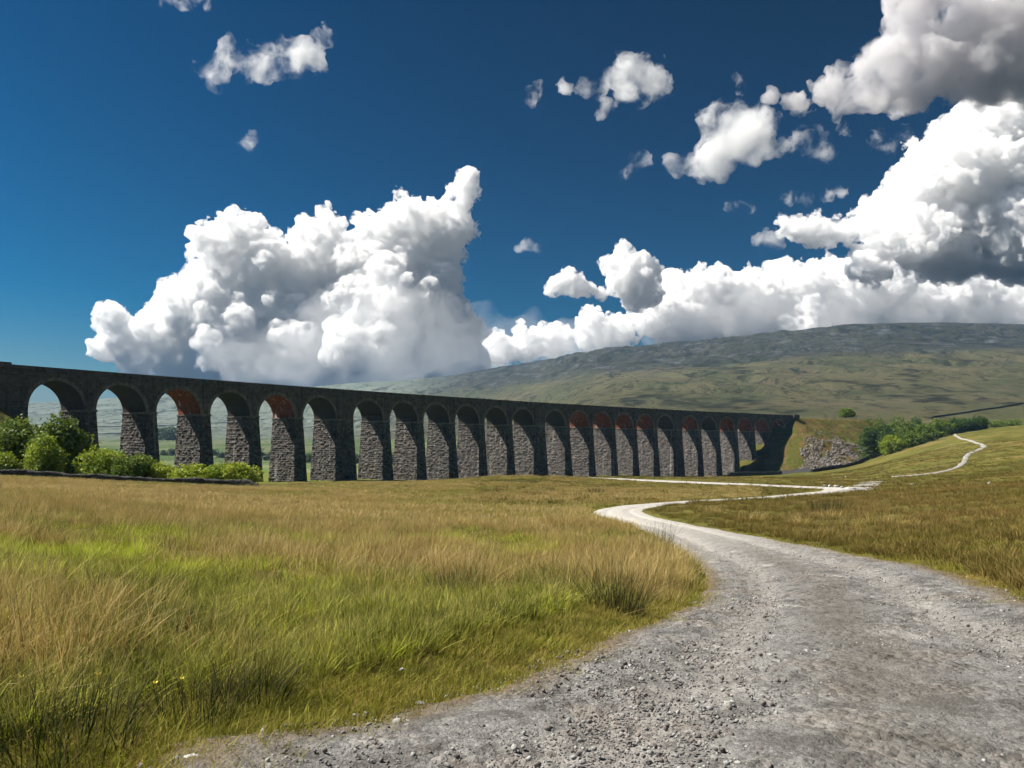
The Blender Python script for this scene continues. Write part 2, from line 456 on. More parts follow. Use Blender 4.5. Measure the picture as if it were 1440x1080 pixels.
def mat_ground():
    t = NT('moorland'); p = t.pos(); xyz = t.sep(p)
    y = xyz[1]; z = xyz[2]
    n_s = t.noise(p, 2.2, 6, .65); n_m = t.noise(p, .22, 5, .6); n_l = t.noise(p, .03, 5, .6, .5); n_xl = t.noise(p, .006, 6, .62, .8)
    n_f = t.noise(p, 9, 4, .7)
    # near moor: straw over olive over dark peat
    c = t.mix(t.mapr(n_m, .35, .65), (.055, .052, .012), (.12, .092, .03))
    c = t.mix(t.mapr(n_l, .42, .62), c, (.13, .13, .028))
    c = t.mix(t.mapr(n_s, .25, .5, .85, 0), c, (.04, .034, .016))
    c = t.mix(t.mapr(n_f, .58, .75, 0, .6), c, (.27, .2, .085))
    # moor beyond the crest: green flats with rusty rush beds and pale bleached streaks
    n_r = t.noise(p, .045, 6, .65, .6)
    mo = t.mix(t.mapr(n_r, .4, .6), (.075, .08, .014), (.14, .125, .03))
    mo = t.mix(t.mapr(t.noise(t.scalev(p, .03, .09, .05), 1.0, 6, .65), .54, .64, 0, .8), mo, (.2, .12, .05))
    mo = t.mix(t.mapr(t.noise(t.scalev(p, .02, .08, .05), 1.3, 5, .6), .6, .68, 0, .7), mo, (.36, .28, .15))
    mo = t.mix(t.mapr(t.noise(p, .3, 5, .7), .5, .66, 0, .7), mo, (.03, .03, .01))
    c = t.mix(t.math('MULTIPLY', t.mapr(y, 75, 120), t.mapr(xyz[0], 25, 60)), c, mo)
    # the fell: olive grass, brown patches, grey blockfields, cloud shade painted on the upper scarp
    west = t.mapr(xyz[0], -100, -500)
    f = t.mix(t.mapr(n_xl, .36, .62), (.074, .08, .038), (.118, .105, .056))
    f = t.mix(t.mapr(t.noise(t.scalev(p, .012, .004, .02), 1.0, 8, .7, .6), .5, .64, 0, .5), f, (.042, .047, .024))
    f = t.mix(t.mapr(t.noise(p, .018, 7, .72, .4), .56, .66, 0, .65), f, (.125, .09, .06))
    f = t.mix(t.mapr(t.noise(p, .05, 6, .75), .58, .7, 0, .5), f, (.03, .031, .018))
    f = t.mix(t.mapr(t.noise(p, .08, 6, .75), .6, .7, 0, .6), f, (.18, .165, .11))
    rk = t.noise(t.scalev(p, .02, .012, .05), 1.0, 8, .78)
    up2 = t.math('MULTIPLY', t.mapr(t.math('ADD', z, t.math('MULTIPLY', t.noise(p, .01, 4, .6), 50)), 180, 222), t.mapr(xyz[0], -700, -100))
    f = t.mix(t.math('MULTIPLY', up2, .75), f, (.036, .039, .033))  # darkens the upper scarp, a cloud shadow painted into its colour
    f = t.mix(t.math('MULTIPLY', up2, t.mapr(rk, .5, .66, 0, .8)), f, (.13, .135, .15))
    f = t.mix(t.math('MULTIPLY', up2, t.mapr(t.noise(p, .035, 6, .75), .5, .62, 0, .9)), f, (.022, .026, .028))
    f = t.mix(t.math('MULTIPLY', west, .8), f, t.mix(t.mapr(n_xl, .4, .6), (.16, .19, .15), (.21, .24, .2)))  # western hillside tinted paler, distance haze put into the colour
    # stream cuts wandering down the slope
    for sx, sy, wd_, st_ in ((.0042, .0016, .02, .85), (.009, .003, .022, .7), (.02, .008, .03, .5)):
        q_ = t.n('Mapping'); q_.inputs['Rotation'].default_value = (0, 0, R(28)); q_.inputs['Scale'].default_value = (sx, sy, .001); t.l(p, q_.inputs[0])
        g_ = t.math('ABSOLUTE', t.math('SUBTRACT', t.noise(q_.outputs[0], 1.0, 4, .6, .5), .5))
        f = t.mix(t.math('MULTIPLY', t.mapr(g_, wd_, wd_ * .25, 0, st_), t.mapr(n_l, .38, .55)), f, (.018, .02, .012))
    # valley pastures
    pas = t.mix(t.mapr(t.noise(p, .012, 2, .4), .45, .55), (.1, .145, .05), (.16, .18, .085))
    lo_ = t.math('MULTIPLY', t.mapr(z, 25, 5), t.mapr(y, 330, 480))
    lo_ = t.math('MULTIPLY', lo_, t.mapr(xyz[0], 60, -60))
    c = t.mix(t.mapr(y, 480, 800), c, f)
    c = t.mix(lo_, c, pas)
    # bright mown-looking grass about the viaduct feet
    gv = t.math('MULTIPLY', t.math('MULTIPLY', t.mapr(y, 190, 235), t.mapr(y, 440, 360)), t.mapr(xyz[0], 40, 0))
    c = t.mix(t.math('MULTIPLY', gv, .65), c, (.14, .17, .025))
    hgt = t.math('ADD', t.math('MULTIPLY', n_s, 1.0), t.math('MULTIPLY', n_f, .4))
    nb = t.bump(hgt, .7, .12)
    far = t.bump(t.noise(p, .03, 9, .75), .9, 16.0)
    mixn = t.n('Mix'); mixn.data_type = 'VECTOR'
    t.l(t.mapr(y, 300, 800), mixn.inputs[0]); t.l(nb, mixn.inputs[4]); t.l(far, mixn.inputs[5])
    return t.finish(c, 1., mixn.outputs[1], .05)


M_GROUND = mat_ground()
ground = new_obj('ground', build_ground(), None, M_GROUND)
tag(ground, 'rough moorland ground with pasture in the valley and a long flat topped fell rising behind', kind='structure')


# ----------------------------------------------------------------------------- track and trail
def mat_gravel(name, light=1.0):
    t = NT(name); p = t.pos(); at = t.attr('across')
    v = t.n('TexVoronoi'); v.inputs['Scale'].default_value = 42; t.l(p, v.inputs['Vector'])
    v2 = t.n('TexVoronoi'); v2.inputs['Scale'].default_value = 14; v2.inputs['Randomness'].default_value = 1; t.l(p, v2.inputs['Vector'])
    n1 = t.noise(p, 1.1, 5, .65); n2 = t.noise(p, 55, 3, .8); n3 = t.noise(p, 6, 6, .75); n4 = t.noise(p, .35, 4, .6)
    L_ = light
    c = t.mix(t.mapr(n3, .3, .7), (.17 * L_, .165 * L_, .158 * L_), (.3 * L_, .29 * L_, .275 * L_))
    s1 = t.n('SeparateColor'); t.l(v.outputs['Color'], s1.inputs[0]); s2 = t.n('SeparateColor'); t.l(v2.outputs['Color'], s2.inputs[0])
    c = t.mix(t.mapr(s1.outputs[0], .6, 1., 0, .45), c, (.4 * L_, .39 * L_, .37 * L_))
    c = t.mix(t.mapr(s1.outputs[1], .7, 1., 0, .5), c, (.1, .096, .09))
    c = t.mix(t.math('MULTIPLY', t.mapr(s2.outputs[0], .78, .9), t.mapr(n1, .45, .6)), c, (.36 * L_, .345 * L_, .32 * L_))
    c = t.mix(t.mapr(n2, .48, .66, 0, .65), c, (.07, .066, .06))
    c = t.mix(t.mapr(n1, .5, .66, 0, .6), c, (.19, .155, .12))
    c = t.mix(t.mapr(t.noise(p, 2.4, 6, .75), .47, .6, 0, .75), c, (.075, .07, .064))
    c = t.mix(t.mapr(t.noise(t.scalev(p, 1.2, .5, 1), 1.6, 5, .7), .56, .68, 0, .55), c, (.4, .385, .36))
    wh = t.math('ABSOLUTE', t.math('SUBTRACT', at[2], .46))
    c = t.mix(t.math('MULTIPLY', t.mapr(wh, .2, .04, 0, .6), t.mapr(n3, .3, .62)), c, (.31, .29, .265))
    c = t.mix(t.math('MULTIPLY', t.mapr(at[2], .28, .02), t.mapr(n4, .38, .6, .25, .75)), c, (.12, .108, .092))
    c = t.mix(t.math('MULTIPLY', t.mapr(at[2], .78, .98), t.mapr(n3, .28, .55)), c, (.15, .11, .065))
    h = t.math('ADD', t.math('MULTIPLY', v.outputs['Distance'], -.14), t.math('ADD', t.math('MULTIPLY', n3, .8), t.math('MULTIPLY', n2, .3)))
    h = t.math('ADD', h, t.math('MULTIPLY', t.math('MULTIPLY', v2.outputs['Distance'], -.8), t.mapr(n1, .4, .6)))
    c = t.mix(t.mapr(t.sep(p)[1], 14, 46, 0, .75), c, (.56 * L_, .53 * L_, .48 * L_))  # whiter with distance, grazing sunlight painted into the far gravel
    return t.finish(c, .9, t.bump(h, 1., .05), .15)


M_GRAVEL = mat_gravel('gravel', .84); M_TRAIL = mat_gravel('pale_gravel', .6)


def build_path():
    # spine samples: fine near the camera
    k = [0.]
    seg = np.linalg.norm(np.diff(PC, axis=0), axis=1); S = np.concatenate([[0], np.cumsum(seg)])
    while k[-1] < S[-1]:
        i = np.interp(k[-1], S, np.arange(NP_)); c = PC[min(int(i), NP_ - 1)]
        k.append(k[-1] + max(.035, .0042 * np.hypot(*c)) if c[1] > 2.5 else k[-1] + .25)
    k = np.array(k[:-1])
    l = np.stack([np.interp(k, S, EL[:, i]) for i in (0, 1)], 1); r = np.stack([np.interp(k, S, ER[:, i]) for i in (0, 1)], 1)
    nv = 150
    f = np.linspace(0, 1, nv)
    # ragged edges
    wd = np.linalg.norm(r - l, axis=1)
    e0 = .16 * fbm(k / .9, k * 0 + 3, 1, 4) + .2 * fbm(k / 4, k * 0 + 9, 2, 2); e1 = .16 * fbm(k / .9, k * 0 + 23, 3, 4) + .2 * fbm(k / 4, k * 0 + 31, 4, 2)
    a = -(.12 + e0) / wd; b = 1 + (.12 + e1) / wd
    ff = a[:, None] + (b - a)[:, None] * f[None]
    X = l[:, 0][:, None] * (1 - ff) + r[:, 0][:, None] * ff; Y = l[:, 1][:, None] * (1 - ff) + r[:, 1][:, None] * ff
    Z = h_ground(X, Y)
    ac = np.abs(f * 2 - 1)[None] * np.ones_like(X)
    Z = Z + .012 + np.clip(Y, 0, 200) * .00025
    Z += .05 * (1 - ac ** 2) - .06 * np.exp(-((ac - .45) / .16) ** 2) - .02 * sstep(.93, 1, ac)
    nr = 1 - sstep(18, 45, Y)
    Z += nr * (.035 * fbm(X / .8, Y / .8, 1, 3) + .026 * np.abs(fbm(X / .16, Y / .16, 2, 3)) + .012 * sstep(.1, .6, fbm(X / .055, Y / .055, 3, 2)))
    V = np.stack([X, Y, Z], -1).reshape(-1, 3)
    me = mesh_np('path', V, grid_faces(len(k), nv)[:, ::-1], True)
    at = me.attributes.new('across', 'FLOAT', 'POINT'); at.data.foreach_set('value', ac.astype(np.float32).ravel())
    return me


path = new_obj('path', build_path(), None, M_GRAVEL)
tag(path, 'stony grey gravel track winding away through the moor towards the viaduct', kind='structure')


def strip(name, pts, half, mat, lift=.12, label=None, nv=7, step=1.2):
    P = np.array(pts, float)[:, :2]
    seg = np.linalg.norm(np.diff(P, axis=0), axis=1); S = np.concatenate([[0], np.cumsum(seg)])
    k = np.arange(0, S[-1], step)
    C = np.stack([np.interp(k, S, P[:, i]) for i in (0, 1)], 1)
    for _ in range(2): C[1:-1] = .25 * C[:-2] + .5 * C[1:-1] + .25 * C[2:]
    d = np.gradient(C, axis=0); d /= np.linalg.norm(d, axis=1)[:, None] + 1e-9; n = np.stack([-d[:, 1], d[:, 0]], 1)
    hw = half * (1 + .35 * fbm(k / 6, k * 0 + len(pts), 2, 3))
    f = np.linspace(-1, 1, nv)
    X = C[:, 0][:, None] + n[:, 0][:, None] * hw[:, None] * f; Y = C[:, 1][:, None] + n[:, 1][:, None] * hw[:, None] * f
    Z = h_ground(X, Y) + lift * (1 - .9 * np.abs(f) ** 3)[None]
    me = mesh_np(name, np.stack([X, Y, Z], -1).reshape(-1, 3), grid_faces(len(k), nv)[:, ::-1], True)
    ac = np.abs(f)[None] * np.ones_like(X) * .85
    at = me.attributes.new('across', 'FLOAT', 'POINT'); at.data.foreach_set('value', ac.astype(np.float32).ravel())
    o = new_obj(name, me, None, mat)
    return tag(o, label, kind='structure')


strip('path', [hit(*q, 70, 140) for q in ((1196, 691), (1206, 688), (1214, 685), (1222, 681), (1228, 677))], 2.0, M_TRAIL, .1, 'short pale spur of rubble running on from the bend of the track', step=.6)
TRAIL = [hit(px, py, 120, 620) for px, py in ((1255, 671), (1285, 669), (1305, 667), (1330, 663), (1345, 658), (1355, 651), (1358, 643), (1362, 638), (1376, 633), (1385, 629), (1381, 625), (1368, 621), (1352, 617), (1343, 612), (1342, 608), (1350, 604), (1356, 602))]
strip('trail', TRAIL, .7, M_TRAIL, .2, 'narrow pale footpath climbing the hillside in zigzags')

# ----------------------------------------------------------------------------- the viaduct
VX, VY, VTH, VK = -117.43, 200.65, .97243, -.00077
TOP = EYE + 19.97; SPR = TOP - 10.1; RAD = 6.86; SPAN = 13.72; PW = 3.07; KW = 7.39; WD = 11.6


def vpt(s, wq=0., z=0.):
    """point of the viaduct: s along the near face, wq metres behind it"""
    s, wq, z = np.broadcast_arrays(np.asarray(s, float), np.asarray(wq, float), np.asarray(z, float))
    t = VTH + VK * s
    x = VX + (np.sin(t) - math.sin(VTH)) / VK; y = VY - (np.cos(t) - math.cos(VTH)) / VK
    return np.stack([x - np.sin(t) * wq, y + np.cos(t) * wq, z], -1)


ARCH = []; s_ = 0.
for n in range(1, 25):
    ARCH.append((s_, s_ + SPAN)); s_ += SPAN + (KW if n in (6, 12, 18) else PW)
SEND = ARCH[-1][1]
viaduct = empty('viaduct', vpt(SEND / 2, WD / 2, -12).tolist(), 'long dark stone railway viaduct of twenty four round arches crossing the moor', 'viaduct')
VM = Matrix.Translation(viaduct.location).inverted()


def vpart(mb, name, mat, parent=None, label=None, smooth=False):
    o = mb.build(name, mat, parent or viaduct, smooth)
    if parent is None:
        o.matrix_parent_inverse = VM
    if label: o['label'] = label
    return o


_rng = np.random.default_rng(11)
BLK = _rng.random((400, 400)).astype(np.float32)


def rock_face(a, b, seed, row=.72):
    """outward relief of coursed rock-faced blocks over face coordinates in metres"""
    # courses of uneven height
    bb = b + .0
    r = np.floor(bb / row).astype(int); fr = bb / row - r
    wl = 1.0 + .7 * BLK[(r * 7 + seed) % 400, 3]
    off = BLK[(r * 13 + seed) % 400, 9] * 3
    q = (a + off) / wl; c = np.floor(q).astype(int); fc = q - c
    rnd = BLK[(r * 31 + c * 17 + seed * 5) % 400, (c * 23 + r * 11) % 400]
    rn2 = BLK[(r * 3 + c * 29 + seed) % 400, (c * 7 + r * 19 + 50) % 400]
    rn3 = BLK[(r * 41 + c * 3 + seed) % 400, (c * 13 + r * 5 + 150) % 400]
    e = np.minimum(np.minimum(fr, 1 - fr) * row, np.minimum(fc, 1 - fc) * wl)
    pil = sstep(0, .17, e)
    tilt = (fc - .5) * (rn2 - .5) * .34 + (fr - .5) * (rn3 - .6) * .34
    return pil * (.02 + .3 * rnd ** 1.3 + 1.7 * tilt) + .08 * fbm(a * 2.2, b * 2.2, seed % 8, 3)


def pier_mesh(s0, s1, zb, n, king):
    mb = MB(); B = .048
    res = .2 if n <= 9 else (.27 if n < 15 else .36)
    zt = SPR - .35
    nz = max(4, int((zt - zb) / res)); Z = np.linspace(zb, zt, nz); ex = B * (zt - Z)
    # four faces: (fixed coordinate, which side)
    for side in ('left', 'front', 'right', 'back'):
        rr = res if side in ('left', 'front') else res * 2.2
        if side in ('front', 'back'):
            m = max(4, int((s1 - s0 + 2) / rr)); f = np.linspace(0, 1, m)
            S = (s0 - ex)[:, None] * (1 - f) + (s1 + ex)[:, None] * f
            base = (-ex if side == 'front' else WD + ex)[:, None] * np.ones_like(S)
            A = S - s0
            d = rock_face(A, Z[:, None] * np.ones_like(A), n * 3 + (1 if side == 'front' else 2))
            d[:, 0] = .1; d[:, -1] = .1
            W = base + (-d if side == 'front' else d)
            P = vpt(S, W, Z[:, None] * np.ones_like(S))
            mb.grid(P, np.stack([A, Z[:, None] * np.ones_like(A)], -1).reshape(-1, 2), flip=(side == 'back'))
        else:
            m = max(6, int((WD + 2) / rr)); f = np.linspace(0, 1, m)
            W = (-ex)[:, None] * (1 - f) + (WD + ex)[:, None] * f
            base = ((s0 - ex) if side == 'left' else (s1 + ex))[:, None] * np.ones_like(W)
            d = rock_face(W, Z[:, None] * np.ones_like(W), n * 3)
            d[:, 0] = .1; d[:, -1] = .1
            S = base + (-d if side == 'left' else d)
            P = vpt(S, W, Z[:, None] * np.ones_like(S))
            mb.grid(P, np.stack([W, Z[:, None] * np.ones_like(W)], -1).reshape(-1, 2), flip=(side == 'left'))
    return mb


def box_s(mb, s0, s1, w0, w1, z0, z1, ds=2.0):
    """a block bent along the line of the viaduct, UVs in metres"""
    m = max(2, int(abs(s1 - s0) / ds) + 1); S = np.linspace(s0, s1, m)
    def g(P, A, B_, flip=False): mb.grid(P, np.stack([A, B_], -1).reshape(-1, 2), flip)
    zz = np.array([z0, z1])[:, None] * np.ones((2, m)); SS = np.ones((2, 1)) * S
    g(vpt(SS, w0, zz), SS, zz)
    g(vpt(SS, w1, zz), SS, zz, True)
    ww = np.array([w0, w1])[:, None] * np.ones((2, m))
    g(vpt(SS, ww, z1), SS, ww)
    g(vpt(SS, ww, z0), SS, ww, True)
    for s in (s0, s1):
        a = np.array([[w0, w1], [w0, w1]]); b = np.array([[z0, z0], [z1, z1]])
        g(vpt(s, a, b), a, b, s == s0)


def impost(s0, s1, parent):
    mb = MB()
    box_s(mb, s0 - .32, s1 + .32, -.32, WD + .32, SPR - .35, SPR + .0)
    box_s(mb, s0 - .2, s1 + .2, -.2, WD + .2, SPR - .62, SPR - .352)
    o = mb.build('impost', M_RING, parent)
    return o


RED = {3, 5, 14, 15, 16, 17, 19, 21, 22, 23, 24}
COR = TOP - 1.75          # underside of the string course
for n in range(1, 25):
    a0, a1 = ARCH[n - 1]
    L0 = a0 if n == 1 else (a0 + ARCH[n - 2][1]) / 2
    L1 = a1 if n == 24 else (a1 + ARCH[n][0]) / 2
    sm = (a0 + a1) / 2
    mb = MB()
    for wq, fl in ((0., False), (WD, True)):
        th = np.linspace(pi, 0, 41)
        Sx = sm + RAD * np.cos(th); Zx = SPR + RAD * np.sin(th)
        S = np.concatenate([[L0], Sx, [L1]]); Zb = np.concatenate([[SPR], Zx, [SPR]])
        # flat jambs beside the springing, then the arc
        S = np.concatenate([[L0, a0 - .001], Sx[1:-1], [a1 + .001, L1]]); Zb = np.concatenate([[SPR, SPR], Zx[1:-1], [SPR, SPR]])
        f = np.linspace(0, 1, 9)[:, None]
        ZZ = Zb[None] * (1 - f) + (COR + .0) * f; SS = np.ones_like(f) * S[None]
        mb.grid(vpt(SS, wq, ZZ), np.stack([SS, ZZ], -1).reshape(-1, 2), fl)
    arch = vpart(mb, 'arch', M_STONE)
    # vault lining
    mb = MB(); th = np.linspace(pi, 0, 33); Wq = np.linspace(0, WD, 9)
    SS = (sm + (RAD - .001) * np.cos(th))[:, None] * np.ones((1, 9)); ZZ = (SPR + (RAD - .001) * np.sin(th))[:, None] * np.ones((1, 9))
    WW = np.ones((33, 1)) * Wq
    mb.grid(vpt(SS, WW, ZZ), np.stack([WW, (th[:, None] * RAD) * np.ones((1, 9))], -1).reshape(-1, 2))
    lin = mb.build('vault_lining', M_BRICK_RED if n in RED else M_BRICK_DARK, arch, True)
    if n in RED: lin['label'] = 'red brick lining under the arch'
    # voussoir ring, one stone after another, on the near face
    mb = MB(); N = 29
    for q in range(N):
        t0 = pi - pi * q / N - .006; t1 = pi - pi * (q + 1) / N + .006
        tt = np.linspace(t0, t1, 3); ro = RAD + (.95 if q % 2 else .8); ri = RAD - .02; dpt = -.13 - .05 * BLK[n, q]
        for r0_, r1_, w0, w1 in ((ri, ro, dpt, dpt),):
            SS = sm + np.array([r0_, r1_])[:, None] * np.cos(tt); ZZ = SPR + np.array([r0_, r1_])[:, None] * np.sin(tt)
            mb.grid(vpt(SS, dpt, ZZ), np.stack([SS, ZZ], -1).reshape(-1, 2))
        for rr_, fl in ((ri, True), (ro, False)):
            SS = np.ones((2, 1)) * (sm + rr_ * np.cos(tt)); ZZ = np.ones((2, 1)) * (SPR + rr_ * np.sin(tt)); WW = np.array([[dpt], [.05]]) * np.ones((1, 3))
            mb.grid(vpt(SS, WW, ZZ), np.stack([SS, ZZ], -1).reshape(-1, 2), fl)
        for te in (t0, t1):
            SS = sm + np.array([[ri, ro], [ri, ro]]) * math.cos(te); ZZ = SPR + np.array([[ri, ro], [ri, ro]]) * math.sin(te); WW = np.array([[dpt, dpt], [.05, .05]])
            mb.grid(vpt(SS, WW, ZZ), np.stack([SS, ZZ], -1).reshape(-1, 2))
    mb.build('arch_ring', M_RING, arch)

for n in range(1, 24):
    s0 = ARCH[n - 1][1]; s1 = ARCH[n][0]; king = n in (6, 12, 18)
    c = vpt((s0 + s1) / 2, WD / 2)
    zb = min(hz(*vpt(q, wq)[:2]) for q in (s0, s1) for wq in (0, WD)) - 1.2
    p = vpart(pier_mesh(s0, s1, zb, n, king), 'king_pier' if king else 'pier', M_STONE_PIER)
    impost(s0, s1, p)
    mb = MB()                                   # pilaster strip up the spandrel
    sm = (s0 + s1) / 2; hw = 2.6 if king else .75
    if king:
        for e in (-1, 1): box_s(mb, sm + e * 2.55 - .75, sm + e * 2.55 + .75, -.5, .02, SPR, COR - .002)
        box_s(mb, sm - 1.798, sm + 1.798, -.3, .02, SPR, COR - .002)
    else:
        box_s(mb, sm - hw, sm + hw, -.3, .02, SPR, COR - .002)
    mb.build('pilaster', M_STONE, p)

mb = MB(); box_s(mb, -34, SEND + 12, -.55, WD + .55, COR, COR + .38); box_s(mb, -34, SEND + 12, -.3, WD + .3, COR - .3, COR - .003)
vpart(mb, 'string_course', M_STONE)
mb = MB(); box_s(mb, -34, SEND + 12, -.12, .35, COR + .383, TOP - .2); box_s(mb, -34, SEND + 12, -.28, .5, TOP - .198, TOP)
vpart(mb, 'parapet', M_STONE)
mb = MB(); box_s(mb, -34, SEND + 12, WD - .35, WD + .12, COR + .383, TOP - .2); box_s(mb, -34, SEND + 12, WD - .5, WD + .28, TOP - .198, TOP)
vpart(mb, 'parapet', M_STONE)
mb = MB(); box_s(mb, -34, -.002, .0, WD, -10, COR - .303)
box_s(mb, -9.6, -4.6, -1.3, -.004, -10, COR - .303); box_s(mb, -9.8, -4.4, -1.5, -.58, COR - .3, TOP + .35)
box_s(mb, -34, -.15, -.45, -.003, -10, SPR - 5)
vpart(mb, 'abutment', M_STONE)
mb = MB(); box_s(mb, SEND + .002, SEND + 12, .0, WD, -20, COR - .303)
box_s(mb, SEND + 7.4, SEND + 12.3, -1.2, -.004, -20, COR - .303); box_s(mb, SEND + 7.2, SEND + 12.5, -1.5, -.58, COR - .3, TOP + .4)
vpart(mb, 'abutment', M_STONE)
for pr in [o for o in viaduct.children if o.name.startswith(('pier', 'king_pier'))]:
    pass


# ----------------------------------------------------------------------------- embankments
def bank(name, sa, dirx, top, slope, size, mat, label, crest=5.5, endr=0.):
    """earth bank falling away from the railway line beyond the end of the viaduct"""
    nx, ny = size
    a = np.linspace(-nx[0], nx[1], 190); b = np.linspace(-ny[0], ny[1], 150)
    A, B_ = np.meshgrid(a, b, indexing='ij')
    P = vpt(sa + dirx * A, WD / 2 + B_)
    dx = np.maximum(0, -A + endr); dw = np.maximum(0, np.abs(B_) - crest)
    d = np.hypot(dx, dw)
    Z = top - slope * np.maximum(0, d) + 2.2 * fbm(P[..., 0] / 12, P[..., 1] / 12, 3, 5, .6) * sstep(0, 10, d)
    g = h_ground(P[..., 0], P[..., 1])
    Z = np.maximum(Z, g - 1.5)
    P = np.stack([P[..., 0], P[..., 1], Z], -1)
    me = mesh_np(name, P.reshape(-1, 3), grid_faces(190, 150)[:, ::-1] if dirx < 0 else grid_faces(190, 150), True)
    o = new_obj(name, me, None, mat)
    return tag(o, label, kind='structure'), P


BANKN = 1


def mat_bank():
    t = NT('bank_turf'); p = t.pos()
    n1 = t.noise(p, .12, 5, .65); n2 = t.noise(p, .6, 5, .7)
    c = t.mix(t.mapr(n1, .38, .62), (.075, .085, .014), (.13, .085, .03))
    c = t.mix(t.mapr(n2, .5, .7, 0, .7), c, (.045, .05, .015))
    return t.finish(c, 1., t.bump(n2, .8, .6), .05)


M_BANK = mat_bank()
bankR, BP = bank('embankment', SEND + 8, 1, TOP - 1.7, .62, ((55, 95), (70, 40)), M_BANK, 'grassy railway embankment at the far end of the viaduct')
bankL, _ = bank('embankment', -19, -1, TOP - 1.6, .72, ((30, 40), (45, 20)), M_BANK, 'grassy bank beside the near abutment of the viaduct', 3.5)
#__PART2__
# ----------------------------------------------------------------------------- trees and shrubs
def mat_leaf(name, a, b, c, trans=.3):
    t = NT(name); at = t.attr('rnd'); p = t.pos()
    n = t.noise(p, .55, 3, .6)
    col = t.mix(t.mapr(at[2], 0, 1), a, b)
    col = t.mix(t.mapr(n, .45, .68, 0, .75), col, c)
    return t.finish(col, .6, None, .25, trans)


LEAF = {
    'dark': mat_leaf('leaf_dark', (.03, .07, .012), (.07, .13, .018), (.12, .17, .022)),
    'mid': mat_leaf('leaf_mid', (.07, .125, .014), (.15, .215, .022), (.22, .26, .03)),
    'bright': mat_leaf('leaf_bright', (.15, .24, .016), (.29, .36, .028), (.36, .38, .04)),
    'yellow': mat_leaf('leaf_yellow', (.2, .28, .018), (.36, .42, .035), (.42, .42, .06)),
    'blue': mat_leaf('leaf_distant', (.04, .06, .03), (.06, .085, .035), (.08, .1, .04)),
}
_t = NT('bark'); M_BARK = _t.finish(_t.mix(_t.noise(_t.pos(), 5, 5, .7), (.05, .042, .035), (.14, .12, .1)), .95, _t.bump(_t.noise(_t.pos(), 12, 4, .7), .6, .03), .1)


def leaf_mesh(lobes, n, size, seed, mat, up=.0):
    """leaf clumps scattered through the outer shell of several lobes; lobes: (x,y,z,rx,ry,rz)"""
    rg = np.random.default_rng(seed)
    lobes = np.array(lobes, float)
    vol = (lobes[:, 3] * lobes[:, 4] + lobes[:, 3] * lobes[:, 5]); pr = vol / vol.sum()
    # sprays: small twig centres on the lobe surfaces, leaves gather round them
    ns = max(24, n // 14)
    li = rg.choice(len(lobes), ns, p=pr)
    d = rg.normal(size=(ns, 3)); d /= np.linalg.norm(d, axis=1)[:, None]
    rad = .55 + .52 * rg.random(ns) ** .5
    rad *= 1 + .22 * (vn3(d * 2.3 + lobes[li][:, :3] * .7) - .5) * 2
    C = lobes[li][:, :3] + d * lobes[li][:, 3:] * rad[:, None]
    k = rg.integers(0, ns, n)
    spread = (size * 1.7) * rg.normal(size=(n, 3)) * np.array([1, 1, .65])
    P = C[k] + spread
    P = P[P[:, 2] > 0.05]; n = len(P)
    nrm = rg.normal(size=(n, 3)) + np.array([0, 0, .7]); nrm /= np.linalg.norm(nrm, axis=1)[:, None]
    t = np.cross(nrm, rg.normal(size=(n, 3))); t /= np.linalg.norm(t, axis=1)[:, None]; b = np.cross(nrm, t)
    s = size * (.6 + .8 * rg.random(n))[:, None]
    V = np.stack([P - t * s, P - b * s * .55 + nrm * s * .15, P + t * s, P + b * s * .55 + nrm * s * .15], 1).reshape(-1, 3)
    me = mesh_np('crown', V, np.arange(4 * n).reshape(-1, 4))
    at = me.attributes.new('rnd', 'FLOAT', 'POINT'); at.data.foreach_set('value', np.repeat(rg.random(n), 4).astype(np.float32))
    me.materials.append(mat)
    return me


def limb(mb, a, b, r0, r1, k=6):
    a = np.array(a, float); b = np.array(b, float); d = b - a; d /= np.linalg.norm(d) + 1e-9
    u = np.cross(d, [.3, .2, .9]); u /= np.linalg.norm(u); v = np.cross(d, u)
    th = np.linspace(0, 2 * pi, k + 1)
    rings = []
    for f in np.linspace(0, 1, 4):
        c = a + (b - a) * f + np.array([0, 0, -.12]) * math.sin(pi * f) * np.linalg.norm(b - a)
        r = r0 + (r1 - r0) * f
        rings.append(c + r * (np.cos(th)[:, None] * u + np.sin(th)[:, None] * v))
    mb.grid(np.array(rings), None)


